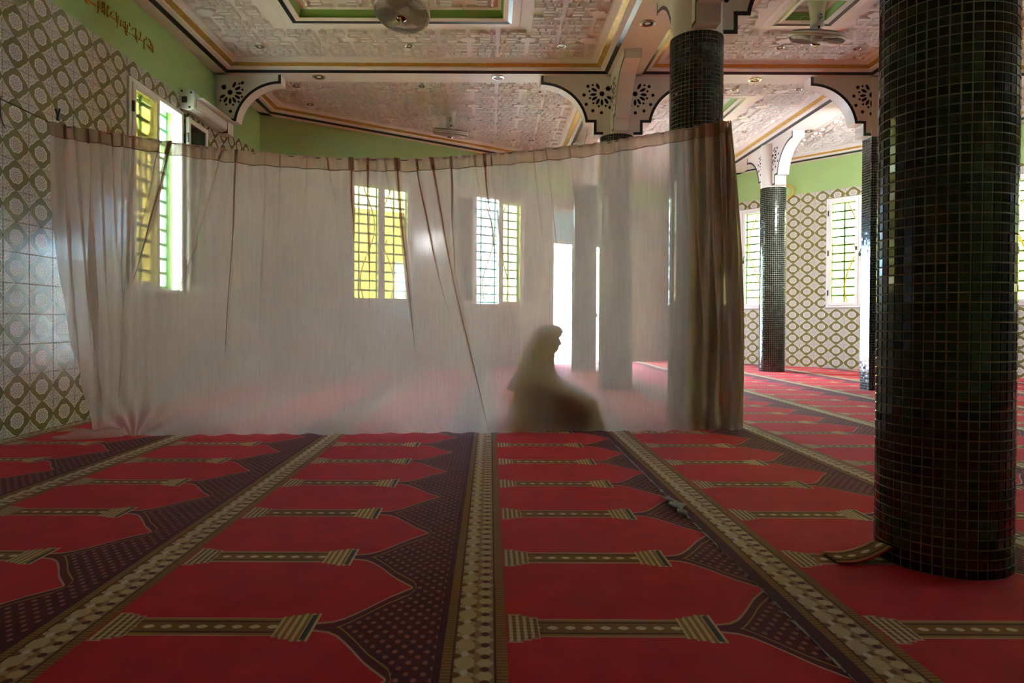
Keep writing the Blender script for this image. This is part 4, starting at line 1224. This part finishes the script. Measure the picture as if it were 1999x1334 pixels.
# ================================================================== strip light on the patterned wall
def strip_light(loc, rz, label, lit):
    r_ = empty('strip_light', loc, rz, label, 'light fixture', 'strip lights')
    mb = MB()
    sec = [(0, -.10), (.10, -.12), (.17, -.10), (.18, .02), (.15, .10), (0, .12)]
    mb.prism([(a, b) for a, b in sec], -.62, .34, axis='y'); mb.build('housing', MAT['box_white'], r_)
    mb = MB(); mb.prism([(a*.98 + .002, b*1.04) for a, b in sec], -.655, -.62, axis='y'); e = mb.build('end_cap', MAT['pvc_white'], r_)
    for (a, b) in ((.03, .095), (.14, .075), (.12, -.095)):
        m2 = MB(); m2.ball((a, -.658, b), (.013, .008, .013)); m2.build('screw', MAT['black_plastic'], e)
    mb = MB(); mb.cbox(.03, .09, -.664, -.65, -.04, .03, .003); mb.build('end_vent', MAT['socket'], e)
    mb = MB(); mb.cbox(.14, .27, -.62, .34, .014, .028, .003); mb.build('glow_lip', MAT['box_white'], r_)  # lip added to keep the tube's glow off the ceiling
    mb = MB(); mb.cbox(.168, .187, -.60, .32, -.085, .01, .004); mb.build('diffuser', MAT['added_tube_glow' if lit else 'plaster'], r_)
strip_light((-3.66, 8.70, 3.5), 0, 'long white strip light fixture fixed high on the green wall band', False)
strip_light((5.60, 9.32, 3.24), PI/2, 'strip light on the far side of the square pillar, only its end showing, glow added', True)  # its glow is added to light the tiled wall beyond the pillar

# ================================================================== gold inscription
ST = [([(505,60),(505,300),(480,340)],14),([(610,80),(600,330)],13),([(655,100),(650,380)],13),([(720,180),(720,430)],16),([(770,200),(700,300)],14),([(920,330),(930,560)],14),
 ([(965,390),(950,600),(930,650),(960,670)],13),([(1025,500),(1020,640)],18),([(1130,530),(1125,760),(1160,850)],15),([(1175,600),(1160,780)],15),([(1220,560),(1230,640)],15),
 ([(1365,680),(1360,930)],14),([(1400,850),(1380,960),(1410,1020)],14),([(1470,780),(1480,860),(1430,960)],18),([(1560,920),(1550,1120),(1560,1160)],17),([(1600,870),(1610,950),(1700,960),(1710,1180)],16),
 ([(1660,920),(1750,1100),(1760,1230)],20),([(210,-20),(225,80),(280,150)],16),([(230,30),(300,60),(400,110),(490,150)],26),([(250,100),(400,140),(450,190)],14),([(520,200),(600,250)],30),([(680,330),(760,380),(850,450),(900,490)],28),
 ([(780,400),(800,330),(870,300),(940,330)],14),([(1060,600),(1110,680)],28),([(1180,780),(1290,820),(1350,880)],30),([(1270,720),(1310,670),(1350,700)],14),([(1440,920),(1530,980)],34),([(1620,1060),(1720,1130)],36),([(1640,1100),(1760,1240)],22),
 ([(550,30),(556,60)],16),([(735,160),(738,185)],16),([(1085,525),(1090,550)],16),([(1470,770),(1474,800)],16),([(1100,780),(1180,790)],18)]
r_ = empty('wall_inscription', (-3.66, 4.9, 3.9), 0, 'flowing gold calligraphy inscription on the green band of the wall', 'inscription')
def wallpt(zx, zy):
    px = 150 + zx/11.76; py = zy/11.76; Y_ = 3.655*1333/(957-px); return Y_, .9 + (628 + .004*(px-957) - py)/1333*Y_
for pts, wd in ST:
    mb = MB(); Q = []
    P2 = [wallpt(*p) for p in pts]
    wm = wd/11.76/1333*5.0*.62
    for q in range(len(P2)):
        a = Vector(P2[max(q-1, 0)]); b = Vector(P2[min(q+1, len(P2)-1)]); t = (b-a).normalized(); n_ = Vector((-t.y, t.x))
        tp = .65 if q in (0, len(P2)-1) else 1.0
        # strokes foreshorten along the wall: widen along Y
        Q.append((Vector(P2[q]) + n_*wm*tp, Vector(P2[q]) - n_*wm*tp))
    for q in range(len(Q)-1):
        (a, b), (c, d) = Q[q], Q[q+1]
        for x_ in (.012,):
            mb.quad((x_, a.x-4.9, a.y-3.9), (x_, b.x-4.9, b.y-3.9), (x_, d.x-4.9, d.y-3.9), (x_, c.x-4.9, c.y-3.9))
            mb.quad((0, a.x-4.9, a.y-3.9), (x_, a.x-4.9, a.y-3.9), (x_, c.x-4.9, c.y-3.9), (0, c.x-4.9, c.y-3.9))
            mb.quad((0, b.x-4.9, b.y-3.9), (x_, b.x-4.9, b.y-3.9), (x_, d.x-4.9, d.y-3.9), (0, d.x-4.9, d.y-3.9))
    mb.build('letter_stroke', MAT['lettering_gold'], r_)

# ================================================================== small wall fittings
def round_lamp(fr, s, z, label):
    p = fr.at(s, 0, z); r_ = empty('round_wall_lamp', p, fr.a, label, 'wall lamp')
    R = Matrix.Rotation(PI/2, 4, 'X')
    mb = MB(); mb.lathe([(.13, .0), (.14, .02), (.15, .045), (.135, .06), (.12, .055)], 40, M=R, cap=False); mb.build('gold_rim', MAT['grille_gold'], r_, smooth=True)
    mb = MB(); mb.lathe([(.0005, .05), (.06, .05), (.12, .045), (.13, .01)], 40, M=R, cap=False); mb.build('face', MAT['green_wall'], r_, smooth=True)
round_lamp(BW, 3.42, 3.55, 'gold rimmed round lamp on the green wall just above the curtain edge')
round_lamp(RW, -1.42, 3.62, 'gold rimmed round lamp on the bright wall beside the slim far column')
